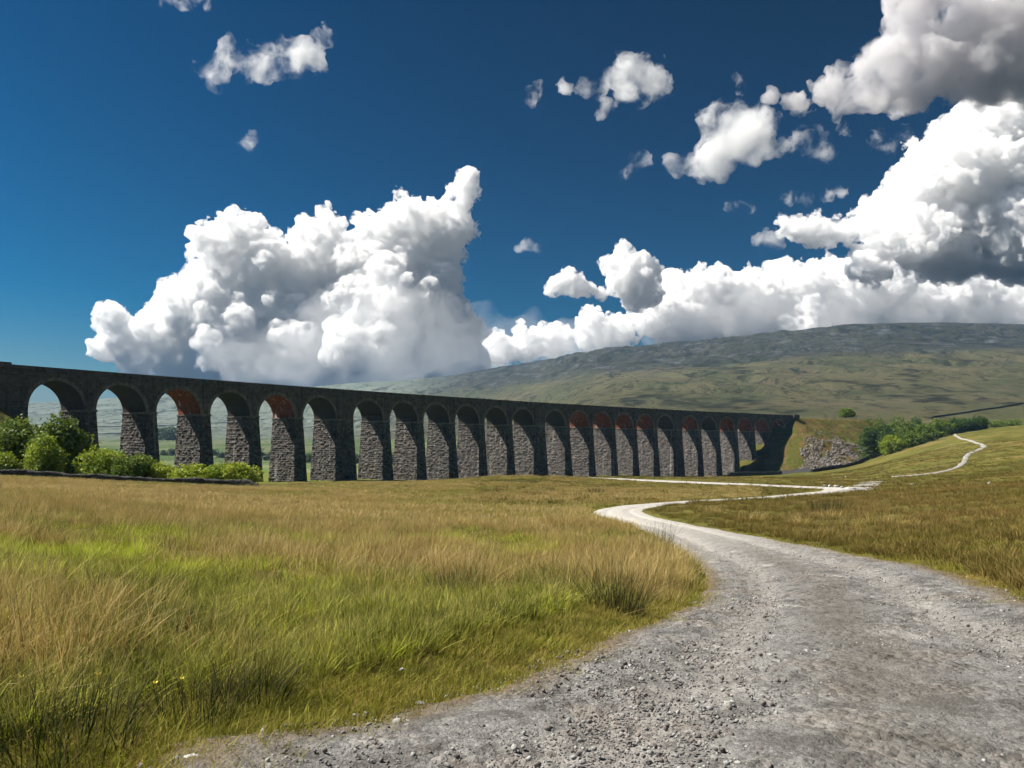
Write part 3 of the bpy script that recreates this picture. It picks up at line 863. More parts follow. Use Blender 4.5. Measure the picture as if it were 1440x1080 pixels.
def tree(kind, loc, width, height, label, group, leaf, n, size, seed, nl=7, trunk=True, low=.0, deep=.9):
    rg = np.random.default_rng(seed)
    root = empty(kind, loc, label, 'tree' if kind == 'tree' else 'shrub', group)
    lob = []
    rw = width / 2
    for i in range(nl):
        a = i * 2.4 + rg.random(); q = math.sqrt((i + .4) / nl) * .72
        zc = height * (low + (1 - low) * (.38 + .34 * (1 - q) + .1 * rg.uniform(-1, 1)))
        r = rw * rg.uniform(.36, .52)
        lob.append((math.cos(a) * rw * q, math.sin(a) * rw * q * deep, min(zc, height - r * .6), r, r, min(r, height * .34)))
    lob.append((rg.uniform(-.2, .2) * rw, 0, height * .74, rw * .45, rw * .45, height * .26))
    if low < .1:
        for i in range(5):
            a = i * 1.26; lob.append((math.cos(a) * rw * .6, math.sin(a) * rw * .55 * deep, height * .24, rw * .4, rw * .4, height * .22))
    me = leaf_mesh(lob, n, size, seed, LEAF[leaf])
    c = bpy.data.objects.new('crown', me); COL.objects.link(c); c.parent = root
    mb = MB(); rt = .045 * height if kind == 'tree' else .025 * height
    base = np.array([0, 0, -.5]); fork = np.array([rg.uniform(-.06, .06) * rw, 0, height * (.32 if kind == 'tree' else .12)])
    limb(mb, base, fork, rt * 1.3, rt, 8)
    for l in lob[:8]:
        limb(mb, fork - [0, 0, .1], np.array(l[:3]), rt * .6, rt * .12)
    o = mb.build('trunk', M_BARK, root, True)
    return root


def tree_px(kind, x0, x1, yt, yb, Y, label, group, leaf, n, size, seed, **kw):
    """a plant spanning these photo pixels, standing on the ground at that depth"""
    xc = (x0 + x1) / 2; X = (xc - 720) / F * Y; g = hz(X, Y)
    top = EYE + (YH - yt) / F * Y
    return tree(kind, (X, Y, g - .1), (x1 - x0) / F * Y, top - g + .1, label, group, leaf, n, size, seed, **kw)


GL = 'bushes and trees along the stone wall by the viaduct'
tree_px('tree', -26, 72, 588, 667, 141, 'broad dark green tree below the grass bank beside the first arch', GL, 'mid', 9000, .3, 21, nl=9)
tree_px('tree', 44, 127, 583, 668, 138, 'tallest dark green tree in front of the first viaduct pier', GL, 'mid', 9000, .3, 22, nl=8)
tree_px('shrub', 36, 88, 613, 668, 121, 'rounded yellow green bush standing before the two tallest trees', GL, 'bright', 6500, .2, 23)
tree_px('shrub', -16, 24, 636, 667, 120, 'low bush at the very left end of the stone wall', GL, 'bright', 3500, .19, 24, nl=5)
tree_px('shrub', 108, 176, 631, 675, 123, 'wide green bush under the second arch of the viaduct', GL, 'bright', 6000, .2, 25)
tree_px('shrub', 154, 219, 639, 680, 121, 'green bush in front of the second pier with a sloping right side', GL, 'mid', 6000, .2, 26)
tree_px('shrub', 212, 252, 652, 681, 121, 'small rusty green bush in the gap between the second and third piers', GL, 'yellow', 3500, .17, 27, nl=5)
tree_px('shrub', 238, 300, 653, 684, 119, 'bright yellow green bush at the foot of the third pier', GL, 'yellow', 5000, .17, 28)
tree_px('shrub', 284, 334, 652, 684, 120, 'yellowish bush between the third and fourth piers', GL, 'bright', 4500, .17, 29, nl=6)
tree_px('shrub', 312, 366, 651, 685, 119, 'thin twiggy bush at the end of the stone wall before the fourth pier', GL, 'yellow', 3600, .17, 30, nl=6)

GR = 'trees of the small wood beyond the embankment'
for i, (x0, x1, yt, yb, Y, lf, lab) in enumerate((
    (1180, 1200, 586, 603, 470, 'mid', 'small round tree alone on top of the railway embankment'),
    (1206, 1236, 592, 626, 445, 'dark', 'dark tree at the left edge of the small wood'),
    (1222, 1252, 585, 616, 470, 'mid', 'light topped tree behind the left edge of the small wood'),
    (1232, 1262, 597, 628, 440, 'dark', 'dark full tree in the front row of the small wood'),
    (1248, 1278, 584, 618, 468, 'mid', 'tallest pale green tree in the back row of the wood'),
    (1258, 1290, 590, 625, 448, 'mid', 'spreading tree in the middle of the small wood'),
    (1239, 1268, 611, 630, 425, 'bright', 'low bright bush in front of the small wood by the wall end'),
    (1270, 1294, 608, 631, 425, 'mid', 'round bush beside the wall end below the small wood'),
    (1284, 1318, 597, 630, 432, 'mid', 'big rounded tree at the front of the wood above the wall end'),
    (1276, 1302, 586, 614, 480, 'dark', 'dark tree behind the big rounded tree of the wood'),
    (1304, 1338, 589, 618, 455, 'mid', 'pale tree at the right of the big rounded tree'),
    (1328, 1354, 587, 608, 470, 'dark', 'tree in the narrow tail of the wood above the footpath'),
    (1346, 1370, 586, 605, 478, 'dark', 'second last tree at the tail of the wood'),
    (1364, 1388, 584, 603, 482, 'dark', 'very dark last tree at the tail of the wood'))):
    X = ((x0 + x1) / 2 - 720) / F * Y
    g = EYE + (YH - yb) / F * Y
    g = min(hz(X, Y), g + 1.0) if i else TOP - 2.2
    top = EYE + (YH - yt) / F * Y
    tree('tree', (X, Y, g - .3), (x1 - x0) / F * Y * 1.05, max(4.5, top - g + .3), lab, GR, lf, 5200, .42, 60 + i, nl=9, deep=.9)
for i, (px, Y) in enumerate(((1402, 530), (1424, 536))):
    p = np.array([(px - 720) / F * Y, Y]); tree('shrub', (p[0], p[1], hz(*p) - .3), 12, 4.2, ('low scrub bush on the skyline right of the wood', 'wide scrub bush on the skyline at the foot of the fell')[i], GR, 'mid', 1200, .5, 90 + i)

# trees of the pastures seen through the arches, and a dark plantation on the far hillside
GV = 'distant valley trees seen through the arches'
VT = [(231, 640, 900, 'dark distant tree through the third arch'), (243, 638, 880, 'rounded distant tree against the third pier seen through the third arch'), (300, 646, 860, 'small tree at the left of the pastures through the fourth arch'), (312, 640, 820, 'taller distant tree through the fourth arch'), (366, 640, 900, 'distant tree above a field wall through the fifth arch'), (378, 646, 760, 'low distant tree on green pasture through the fifth arch'), (430, 640, 780, 'distant tree through the sixth arch'), (438, 645, 700, 'low bushy distant tree through the sixth arch'), (499, 640, 760, 'distant tree through the seventh arch'), (505, 649, 690, 'dark round bush on the pasture through the seventh arch'), (552, 636, 800, 'distant tree through the eighth arch'), (555, 648, 700, 'lower distant tree through the eighth arch')]
for i, (px, py, Y, lab) in enumerate(VT):
    X = (px - 720) / F * Y; s = (6, 8.5, 7.5)[i % 3]
    tree('tree', (X, Y, hz(X, Y) - .4), s * 1.3, s, lab, GV, 'blue', 700, .75, 120 + i, nl=5)
pl = MB(); rg = np.random.default_rng(3)
lob = []
for i in range(60):
    px = rg.uniform(222, 247); Y = rg.uniform(1300, 1420); X = (px - 720) / F * Y
    lob.append((X, Y, hz(X, Y) + 7, 8, 8, 10))
L0 = np.array(lob); me = leaf_mesh(np.c_[L0[:, :2], L0[:, 2] - L0[:, 2].min() + 10, L0[:, 3:]], 6000, 1.6, 9, LEAF['blue'])
o = new_obj('plantation', me); o.location.z = L0[:, 2].min() - 10
tag(o, 'dark conifer plantation on the far hillside seen through the third arch', 'wood', kind='stuff')


# ----------------------------------------------------------------------------- dry stone walls
def drystone(pts, height, thick, label, group=None, step=.55, seed=1, name='stone_wall', mat=None):
    P = np.array(pts, float)[:, :2]
    seg = np.linalg.norm(np.diff(P, axis=0), axis=1); S = np.concatenate([[0], np.cumsum(seg)])
    n = max(8, int(S[-1] / step)); k = np.linspace(0, S[-1], n)
    C = np.stack([np.interp(k, S, P[:, i]) for i in (0, 1)], 1)
    for _ in range(8): C[1:-1] = .25 * C[:-2] + .5 * C[1:-1] + .25 * C[2:]
    d = np.gradient(C, axis=0); d /= np.linalg.norm(d, axis=1)[:, None]; nn = np.stack([-d[:, 1], d[:, 0]], 1)
    rg = np.random.default_rng(seed)
    prof = [(-.5, -.4), (-.5, .05), (-.46, .35), (-.4, .7), (-.42, .86), (-.3, 1), (0, 1.04), (.3, 1), (.42, .86), (.4, .7), (.46, .35), (.5, .05), (.5, -.4)]
    rows = []
    g = h_ground(C[:, 0], C[:, 1])
    for a, b in prof:
        j = rg.normal(size=n) * .05 * thick; jz = (rg.normal(size=n) * .06 + .05 * fbm(k / 3, k * 0, seed % 8, 2)) * height * (b > .5)
        ht = height * (1 + .3 * fbm(k / 4, k * 0 + 7, seed % 8, 3)) * np.clip(np.minimum(k, S[-1] - k) / (2.5 * height) + .25, 0, 1)
        rows.append(np.stack([C[:, 0] + nn[:, 0] * (a * thick + j), C[:, 1] + nn[:, 1] * (a * thick + j), g + b * ht + jz], -1))
    rows = np.array(rows)
    uv = np.stack([k[None] * np.ones((len(prof), 1)), (np.cumsum([0] + [math.dist(prof[i], prof[i + 1]) for i in range(len(prof) - 1)])[:, None] * height) * np.ones((1, n))], -1).reshape(-1, 2)
    mb = MB(); mb.grid(rows, uv)
    o = mb.build(name, mat or M_WALL)
    return tag(o, label, 'wall', group)


W1 = [((px - 720) / F * Y, Y) for px, Y in ((-60, 113), (0, 114.5), (100, 115), (200, 115), (300, 114.5), (352, 114), (362, 113.4))]
drystone(W1, .8, .7, 'long low dark stone wall running under the bushes beside the field', seed=2, step=.35)
W2 = [hit(px, py, 260, 520) for px, py in ((1020, 670.5), (1060, 669), (1100, 667), (1140, 664.5), (1160, 662), (1180, 659), (1199, 655), (1212, 651), (1224, 645.5), (1240, 640), (1250, 637), (1258, 634), (1264, 630), (1269, 627))]
drystone(W2, 1.9, .9, 'curved dark field wall sweeping from the viaduct foot up to the small wood', seed=3, step=.5)
W3 = [world(px, py, Y)[:2] for px, py, Y in ((1182, 601, 455), (1192, 609, 445), (1204, 617, 438), (1222, 627, 432))]
for i, ((a, b), lab) in enumerate((
    (((1305, 588.5, 690), (1440, 576, 760)), 'field wall along the foot of the fell above the small wood'),
    (((60, 622, 1700), (250, 612, 1900)), 'faint field wall crossing the far hillside behind the second and third piers'),
    (((130, 604, 2050), (340, 600, 2150)), 'higher faint field wall on the far hillside'),
    (((290, 645, 950), (600, 641, 900)), 'long pasture wall across the valley behind the viaduct'))):
    q = [(world(*a)[:2] * (1 - f) + world(*b)[:2] * f) for f in np.linspace(0, 1, 12)]
    drystone(q, 1.7 if i else 1.4, 1.2, lab, 'distant field walls', seed=5 + i, step=6)


# ----------------------------------------------------------------------------- stones
def rock_mesh(seed, sub=3, flat=.65, rough=.35):
    import bmesh
    bm = bmesh.new(); bmesh.ops.create_icosphere(bm, subdivisions=sub, radius=1)
    V = np.array([v.co[:] for v in bm.verts]); Fc = np.array([[v.index for v in f.verts] for f in bm.faces]); bm.free()
    rg = np.random.default_rng(seed)
    d = V.copy(); r = np.ones(len(V))
    for _ in range(7):                                   # chop flat facets
        nrm = rg.normal(size=3); nrm /= np.linalg.norm(nrm); c = rg.uniform(.45, .8)
        dd = d @ nrm; r = np.where(dd * r > c, c / np.maximum(dd, 1e-3), r)
    V = d * r[:, None]
    V = V * (1 + rough * .35 * (vn3(d * 2.6 + seed) - .5)[:, None] + rough * .2 * (vn3(d * 6 + seed) - .5)[:, None])
    V *= np.array([1, rg.uniform(.65, .9), flat])
    return mesh_np('rock', V, Fc)


ROCKS = [rock_mesh(i) for i in range(5)]
PALE = [m.copy() for m in ROCKS]
for m in ROCKS: m.materials.append(M_ROCK)
for m in PALE: m.materials.append(M_ROCK_WHITE)


def stone(x, y, r, label, group=None, pale=True, k=0, sink=.35):
    o = bpy.data.objects.new('rock', (PALE if pale else ROCKS)[k % 5]); COL.objects.link(o)
    sd_, side_ = path_sd(np.array([x]), np.array([y]))
    o.location = (x, y, hz(x, y) + r * (.65 - sink)); o.scale = (r, r, r); o.rotation_euler = (0, 0, k * 1.3)
    return tag(o, label, 'rock', group)


def near_pt(px, py):
    return hit(px, py, 3, 60)


q = near_pt(566, 945); stone(q[0], q[1], .035, 'small white stone lying in the grass left of the track', k=1)
EDGE = 'pale stones along the near left edge of the track'
for i, (px, py, r, lab) in enumerate(((267, 1074, .055, 'largest pale stone where the grass meets the track at the bottom of the picture'), (284, 1064, .04, 'flat pale stone just behind the largest edge stone'), (318, 1061, .05, 'pale stone half buried in the verge right of the two largest'), (345, 1076, .045, 'small pale stone on the track verge near the bottom'), (556, 1020, .05, 'grey stone on the track edge beside the short turf'), (590, 994, .04, 'dark grey stone at the turf edge of the track'))):
    q = near_pt(px, py); stone(q[0], q[1], r, lab, EDGE, i < 4, i)
q = near_pt(1022, 996 / 1.0); stone(q[0], q[1], .06, 'grey stone standing out of the gravel in the middle of the track', None, False, 2)
FARR = 'rubble beside the far bend of the track'
for i, (px, py, r, lab) in enumerate(((1160, 684, .5, 'first boulder in the row beside the far bend of the track'), (1167, 685, .55, 'second boulder in the row beside the far bend'), (1175, 685.5, .7, 'largest boulder in the row beside the far bend'), (1184, 687, .6, 'round boulder in the middle of the row by the bend'), (1192, 688, .55, 'boulder close to the end of the row by the bend'), (1200, 689, .6, 'last boulder of the row at the tip of the bend'), (1189, 671, .45, 'lone pale boulder in the grass above the bend'), (1282, 683, .5, 'brown boulder on the moor right of the bend'), (1392, 685, .5, 'grey boulder on the crest of the right hand moor'))):
    q = hit(px, py, 62, 240); stone(q[0], q[1], r * .62, lab, FARR if i < 6 else None, i in (1, 4, 6), i, .25)


# ----------------------------------------------------------------------------- scattered stuff (grass, gravel, scree)
def scatter(name, protos, P, rot, scl, idx, label, tilt=None):
    """one object of points carrying copies of small tufts or stones"""
    c = bpy.data.collections.new(name + '_kinds')
    for m in protos:
        c.objects.link(bpy.data.objects.new(name + '_piece', m))
    me = bpy.data.meshes.new(name); me.vertices.add(len(P)); me.vertices.foreach_set('co', np.asarray(P, np.float32).ravel())
    R_ = np.zeros((len(P), 3), np.float32)
    if tilt is not None: R_[:, 0] = tilt[:, 0]; R_[:, 1] = tilt[:, 1]
    R_[:, 2] = rot
    for nm, ty, data in (('rot', 'FLOAT_VECTOR', R_), ('scl', 'FLOAT', scl), ('idx', 'INT', idx)):
        at = me.attributes.new(nm, ty, 'POINT')
        at.data.foreach_set('vector' if ty == 'FLOAT_VECTOR' else 'value', np.ascontiguousarray(data, np.int32 if ty == 'INT' else np.float32).ravel())
    o = new_obj(name, me)
    g = bpy.data.node_groups.new(name, 'GeometryNodeTree')
    g.interface.new_socket('Geometry', in_out='INPUT', socket_type='NodeSocketGeometry'); g.interface.new_socket('Geometry', in_out='OUTPUT', socket_type='NodeSocketGeometry')
    N = g.nodes.new; i = N('NodeGroupInput'); ou = N('NodeGroupOutput')
    ci = N('GeometryNodeCollectionInfo'); ci.inputs[0].default_value = c; ci.inputs['Separate Children'].default_value = True; ci.inputs['Reset Children'].default_value = True
    ip = N('GeometryNodeInstanceOnPoints'); ip.inputs['Pick Instance'].default_value = True
    def na(nm, ty):
        x = N('GeometryNodeInputNamedAttribute'); x.data_type = ty; x.inputs[0].default_value = nm; return x.outputs[0]
    g.links.new(i.outputs[0], ip.inputs['Points']); g.links.new(ci.outputs[0], ip.inputs['Instance'])
    g.links.new(na('rot', 'FLOAT_VECTOR'), ip.inputs['Rotation']); g.links.new(na('scl', 'FLOAT'), ip.inputs['Scale']); g.links.new(na('idx', 'INT'), ip.inputs['Instance Index'])
    g.links.new(ip.outputs[0], ou.inputs[0])
    md = o.modifiers.new('scatter', 'NODES'); md.node_group = g
    return tag(o, label, kind='stuff')


def blades(n, radius, h0, h1, width, lean, seed, bend=.5, segs=3, lean_dir=None):
    """a tuft of n tapered, bending blades"""
    rg = np.random.default_rng(seed)
    a = rg.random(n) * 2 * pi; r = radius * np.sqrt(rg.random(n))
    x = np.cos(a) * r; y = np.sin(a) * r
    H = (h0 + (h1 - h0) * rg.random(n)) * (.8 if h1 < .8 and h1 > .3 else 1)
    az = a + rg.normal(size=n) * .7
    dx = np.cos(az); dy = np.sin(az)
    le = lean * (.15 + 1.5 * rg.random(n) ** 1.6) * (.4 + r / radius); bend = bend * (.2 + 1.6 * rg.random(n))
    bx = dx * le + (lean_dir[0] if lean_dir else 0); by = dy * le + (lean_dir[1] if lean_dir else 0)
    fw = rg.random(n) * pi; wx = np.cos(fw); wy = np.sin(fw)
    w_ = width * (.6 + .8 * rg.random(n))
    rows = []
    for s in range(segs + 1):
        f = s / segs
        off = f * .55 + bend * f * f
        cx = x + bx * H * off; cy_ = y + by * H * off; cz = H * (f - .18 * bend * f * f * np.hypot(bx, by)) - .02
        ww = w_ * (1 - f * .92) * .5
        rows.append(np.stack([np.stack([cx - wx * ww, cy_ - wy * ww, cz], -1), np.stack([cx + wx * ww, cy_ + wy * ww, cz], -1)], 1))
    V = np.stack(rows, 1)                                    # n, segs+1, 2, 3
    nv = (segs + 1) * 2
    f0 = np.array([[2 * s, 2 * s + 1, 2 * s + 3, 2 * s + 2] for s in range(segs)])
    faces = (np.arange(n)[:, None, None] * nv + f0[None]).reshape(-1, 4)
    me = mesh_np('tuft', V.reshape(-1, 3), faces, True)
    rnd = np.repeat(rg.random(n), nv); tip = np.tile(np.repeat(np.arange(segs + 1) / segs, 2), n)
    for nm, d in (('rnd', rnd), ('tip', tip)):
        at = me.attributes.new(nm, 'FLOAT', 'POINT'); at.data.foreach_set('value', d.astype(np.float32))
    return me


def mat_grass(name, root, mid, tip, alt, dry=(.3, .22, .09), trans=.25, patch=.5):
    """blade colours: brownish base darkened with painted shade, green middle, bleached tip, differing blade to blade and patch to patch"""
    t = NT(name); rn = t.attr('rnd')[2]; tp = t.attr('tip')[2]; p = t.pos()
    c = t.mix(t.mapr(tp, 0, .45), root, mid)  # dark roots: shade between the tufts put into the blade colour
    c = t.mix(t.mapr(tp, .45, 1), c, tip)
    c = t.mix(t.mapr(rn, .55, 1., 0, .9), c, dry)
    n = t.noise(p, .35, 2, .6); n2 = t.noise(p, .08, 1, .5)
    c = t.mix(t.mapr(n, .48, .62, 0, patch), c, alt)
    c = t.mix(t.mapr(n2, .5, .62, 0, patch * .7), c, dry)
    c = t.mix(t.mapr(t.noise(p, 2.5, 1, .5), .48, .66, 0, .6), c, tuple(x * .55 for x in mid))
    return t.finish(c, .75, None, .12, trans)


G_LONG = mat_grass('grass_long', (.03, .034, .009), (.19, .21, .024), (.52, .43, .14), (.26, .27, .027), (.5, .41, .15), patch=.35)
G_STRAW = mat_grass('grass_straw', (.04, .03, .01), (.4, .3, .09), (.74, .58, .28), (.5, .4, .13), (.44, .29, .11))
G_GREEN = mat_grass('grass_green', (.045, .058, .009), (.35, .43, .03), (.6, .63, .085), (.46, .5, .045), (.6, .54, .15))
G_DARK = mat_grass('grass_dark', (.012, .014, .004), (.085, .11, .016), (.24, .25, .055), (.12, .15, .024), (.34, .29, .1), patch=.3)
G_TURF = mat_grass('grass_turf', (.045, .052, .01), (.22, .235, .026), (.36, .34, .055), (.34, .27, .065), (.4, .27, .1), patch=.8)
G_RUSH = mat_grass('grass_rush', (.012, .018, .006), (.035, .055, .013), (.12, .1, .04), (.05, .05, .02), (.2, .15, .06))
G_MOOR = mat_grass('grass_moor', (.025, .022, .006), (.12, .11, .016), (.27, .2, .055), (.15, .145, .02), (.34, .22, .085))


def kinds(mat, specs):
    out = []
    for sp in specs:
        m = blades(*sp[:7], **(sp[7] if len(sp) > 7 else {})); m.materials.append(mat); out.append(m)
    return out


WIND = dict(lean_dir=(.05, .01))
K_LONG = kinds(G_LONG, [(30, .13, .16, .5, .012, .5, 1, WIND), (32, .16, .14, .44, .0125, .65, 2, WIND), (26, .12, .18, .58, .0115, .5, 3, WIND)])
K_STRAW = kinds(G_STRAW, [(27, .13, .2, .62, .011, .45, 4, WIND), (28, .16, .2, .56, .012, .55, 5, WIND)])
K_GREEN = kinds(G_GREEN, [(34, .15, .1, .38, .013, .65, 6, WIND), (34, .17, .09, .34, .013, .75, 7, WIND)])
K_DARK = kinds(G_DARK, [(32, .14, .1, .44, .0115, .6, 8, WIND), (30, .15, .14, .48, .0115, .65, 9, WIND)])
K_TURF = kinds(G_TURF, [(60, .12, .025, .075, .006, .9, 10), (70, .15, .02, .06, .006, 1.0, 11), (56, .12, .04, .11, .006, .8, 12)])
K_FAR = kinds(G_STRAW, [(46, .45, .22, .5, .03, .4, 13, WIND), (46, .5, .18, .42, .032, .5, 14, WIND)])
K_FARG = kinds(G_LONG, [(46, .45, .16, .4, .03, .5, 15, WIND), (46, .5, .14, .34, .032, .55, 16, WIND)])
K_MOOR = kinds(G_MOOR, [(60, .3, .08, .27, .016, .8, 17), (64, .34, .06, .22, .016, .9, 18)])
K_MOORF = kinds(G_MOOR, [(50, .8, .12, .3, .05, .7, 19), (50, .9, .1, .26, .05, .8, 20)])

rg = np.random.default_rng(42)


def area_pts(n, Y0, Y1, u0=-.72, u1=.72, power=1.0):
    """points in the ground wedge between two depths, denser towards the camera"""
    a = rg.random(n)
    e = 2 - power
    Y = (Y0 ** e + a * (Y1 ** e - Y0 ** e)) ** (1 / e) if abs(e) > 1e-3 else Y0 * (Y1 / Y0) ** a
    X = rg.uniform(u0, u1, n) * Y
    return X, Y


def place(name, protos, X, Y, keep, label, s0=.75, s1=1.25, sink=.0, tilt=.12, grow=None):
    gr_ = 1. if grow is None else grow[keep]
    X = X[keep]; Y = Y[keep]
    P = np.stack([X, Y, h_ground(X, Y) - sink], -1); n = len(X)
    return scatter(name, protos, P, rg.random(n) * 6.28, rg.uniform(s0, s1, n) * gr_, rg.integers(0, len(protos), n), label, rg.normal(size=(n, 2)) * tilt)


def blob(X, Y, cx, cy, rx, ry):
    return np.exp(-(((X - cx) / rx) ** 2 + ((Y - cy) / ry) ** 2))


def zone(X, Y):
    """how straw coloured / bright green / dark the left field is, from broad patches on the ground"""
    nz = fbm(X / 2.6, Y / 2.6, 2, 4) * .85 + fbm(X / 9, Y / 9, 5, 3) * .6
    gr = 1.9 * blob(X, Y, -5.6, 9.8, 3.4, 3.4) + .45 * blob(X, Y, .5, 9, 3, 2.5) + .9 * blob(X, Y, -1.0, 24, 4.5, 5.5) + .5 * blob(X, Y, -14, 16, 5, 5)
    st = sstep(7.5, 16, Y) * .58 + .3 * sstep(26, 45, Y) + .3 * blob(X, Y, -4.2, 17, 3.0, 5)
    dk = 1.2 * sstep(9, 5.5, Y) + .5 * blob(X, Y, .5, 10.5, 2.6, 2.5)
    tn = fbm(X / 1.4, Y / 1.4, 4, 3)
    return gr + nz, st - nz * .9 + .25 * tn, dk - .55 * tn + .32 * sstep(9, 13, Y) + nz * .3


def left_field(n, Y0, Y1, mn, mx, power):
    X, Y = area_pts(int(n * 1.12), Y0, Y1, -.86 if Y0 < 20 else -.76, .3, power)
    sd, side = path_sd(X, Y)
    return X, Y, sd, (side > 0) & (sd > mn) & (sd < mx)


# long grass of the near field
X, Y, sd, m = left_field(34000, 3.2, 42, .1, 9999, 1.35)
gr, st, dk = zone(X, Y)
mg = .12 + 1.1 * sstep(12.5, 7.5, Y)
edge = sstep(mg - .1, mg + .5, sd + .3 * fbm(X / .9, Y / .9, 3, 3))
tus = sstep(-.12, .3, fbm(X / .8, Y / .8, 6, 3)) * (1 - .7 * sstep(.1, .4, fbm(X / 2.6, Y / 2.6, 1, 3)))
m &= rg.random(len(X)) < edge * (.22 + .78 * tus)
HOLLOWS = [(near_pt(378, 990), .38), (near_pt(110, 1058), .4), (near_pt(884, 872), .4), (near_pt(290, 1008), .25), (near_pt(690, 885), .3), (near_pt(620, 865), .25)]
for q, r in HOLLOWS: m &= ((X - q[0]) ** 2 + (Y - q[1]) ** 2) > r * r * (.6 + .8 * rg.random(len(X)))
kind_ = np.argmax(np.stack([st + rg.normal(size=len(X)) * .28, gr + rg.normal(size=len(X)) * .22, dk + rg.normal(size=len(X)) * .25, .42 + rg.normal(size=len(X)) * .3]), 0)
for k, (nm, pr, lab) in enumerate((('straw_grass', K_STRAW, 'bleached straw coloured grass of the field left of the track'), ('green_grass', K_GREEN, 'bright green grass in broad patches of the field'), ('dark_grass', K_DARK, 'dark green grass of the near field edge'), ('long_grass', K_LONG, 'long mixed green and brown field grass'))):
    place(nm, pr, X, Y, m & (kind_ == k), lab, .6, 1.2, .02, .22, grow=(.62 + .5 * tus) * (.78 + .22 * sstep(8, 16, Y)))
K_STEM = kinds(G_STRAW, [(9, .22, .4, .74, .0105, .5, 71, WIND), (7, .24, .36, .7, .011, .7, 72, WIND), (11, .22, .3, .66, .01, .6, 73, WIND)])
X, Y, sd, m = left_field(19000, 3.6, 36, .5, 99, 1.4)
gr, st, dk = zone(X, Y)
m &= (rg.random(len(X)) < .3 + .6 * st - .5 * gr - .15 * (Y < 7)) & (sd > .5 + 1.0 * sstep(10, 6, Y))
place('straw_grass', K_STEM, X, Y, m, 'single bleached stems standing above the field grass', .7, 1.15, .02, .16)
# finer filling close to the camera
X, Y, sd, m = left_field(9000, 3.0, 11, .9, 99, 1.6)
gr, st, dk = zone(X, Y)
place('undergrowth', K_DARK + K_GREEN + K_LONG, X, Y, m, 'mixed short grass between the taller stems near the camera', .45, .9, .02)
# short turf on the verges of the track and under the long grass
X, Y = area_pts(40000, 3.0, 34, -.6, .72, 1.55); sd, side = path_sd(X, Y)
m = (sd > -.34 + .4 * fbm(X / .6, Y / .6, 4, 3)) & (sd < np.where(side > 0, 2.6, 3.0)) & (rg.random(len(X)) < sstep(-.4, .35, sd + .18 * rg.normal(size=len(X))))
place('turf', K_TURF, X, Y, m, 'short trodden turf along both verges of the track', .7, 1.5, .01)
# the field further off
X, Y, sd, m = left_field(34000, 36, 190, .6, 9999, 1.15)
m |= (Y > 75) & (sd > .8) & (X / Y < .3); m &= ~((Y > 111) & (X / Y < -.27)); m &= ~((Y > 118) & (fbm(X / 9, Y / 9, 3, 3) > .1))
st = fbm(X / 12, Y / 12, 4, 4) + .35 * (Y < 95) + rg.normal(size=len(X)) * .2
place('straw_grass', K_FAR, X, Y, m & (st > .1), 'bleached grass of the field towards the viaduct', .7, 1.2, .03, .08)
place('long_grass', K_FARG, X, Y, m & (st <= .1), 'greenish long grass of the field towards the viaduct', .7, 1.15, .03, .08)
# rough moor right of the track
X, Y = area_pts(32000, 7, 66, .02, .9, 1.2); sd, side = path_sd(X, Y)
m = (side < 0) & (sd > .5) & (rg.random(len(X)) < .18 + .82 * sstep(-.1, .25, fbm(X / 1.6, Y / 1.6, 6, 4)))
place('moor_grass', K_MOOR, X, Y, m, 'short rough moor grass on the slope right of the track', .6, 1.25, .02)
X, Y = area_pts(26000, 60, 330, -.05, .74, 1.1); sd, side = path_sd(X, Y)
m = (sd > .7) & (rg.random(len(X)) < .3 + .7 * sstep(-.15, .25, fbm(X / 9, Y / 9, 6, 4)))
place('moor_grass', K_MOORF, X, Y, m, 'rough tussocky grass on the moor beyond the crest', .6, 1.3, .04)

# single rush and tussock clumps that stand out
K_RUSHV = []
def clump(px, py, h, wd, mat, label, group, seed, n=150, Y01=(4, 110)):
    h = h * (1.2 if px < 940 and py > 740 else 1.5); wd = wd * (1 if px < 940 and py > 740 else 1.3)
    q = hit(px, py, *Y01)
    me = blades(n, wd, h * .55, h, .008 if q[1] < 30 else .02, .55, seed); me.materials.append(mat)
    me.name = 'rush_tuft'
    o = new_obj('rush_tuft', me); o.location = (q[0], q[1], q[2] - .03)
    return tag(o, label, 'grass tuft', group)


RG_ = 'rush tufts in the field left of the track'
clump(868, 860, .72, .32, G_RUSH, 'biggest dark rush tuft overhanging the left edge of the track', RG_, 31, 240)
clump(927, 766, .85, .45, G_RUSH, 'dark tuft on the field corner where the track narrows', RG_, 32, 220)
clump(350, 985, .42, .26, G_RUSH, 'dark tuft above the turf with a deep hollow on its right', RG_, 33, 220)
clump(275, 1010, .4, .24, G_RUSH, 'low dark tuft at the turf edge left of the hollow', RG_, 34, 200)
clump(60, 1050, .5, .45, G_RUSH, 'wide spiky tuft in the bottom corner of the field', RG_, 35, 320)
clump(195, 865, .6, .3, G_RUSH, 'thin dark rushes rising beside the bright green patch', RG_, 36, 150)
clump(630, 838, .55, .3, G_RUSH, 'dark tuft among straw grass in the middle of the field', RG_, 37, 170)
clump(790, 742, .8, .6, G_STRAW, 'pale straw tuft near the bend of the track', RG_, 38, 200)
RM = 'brown tussocks on the moor right of the track'
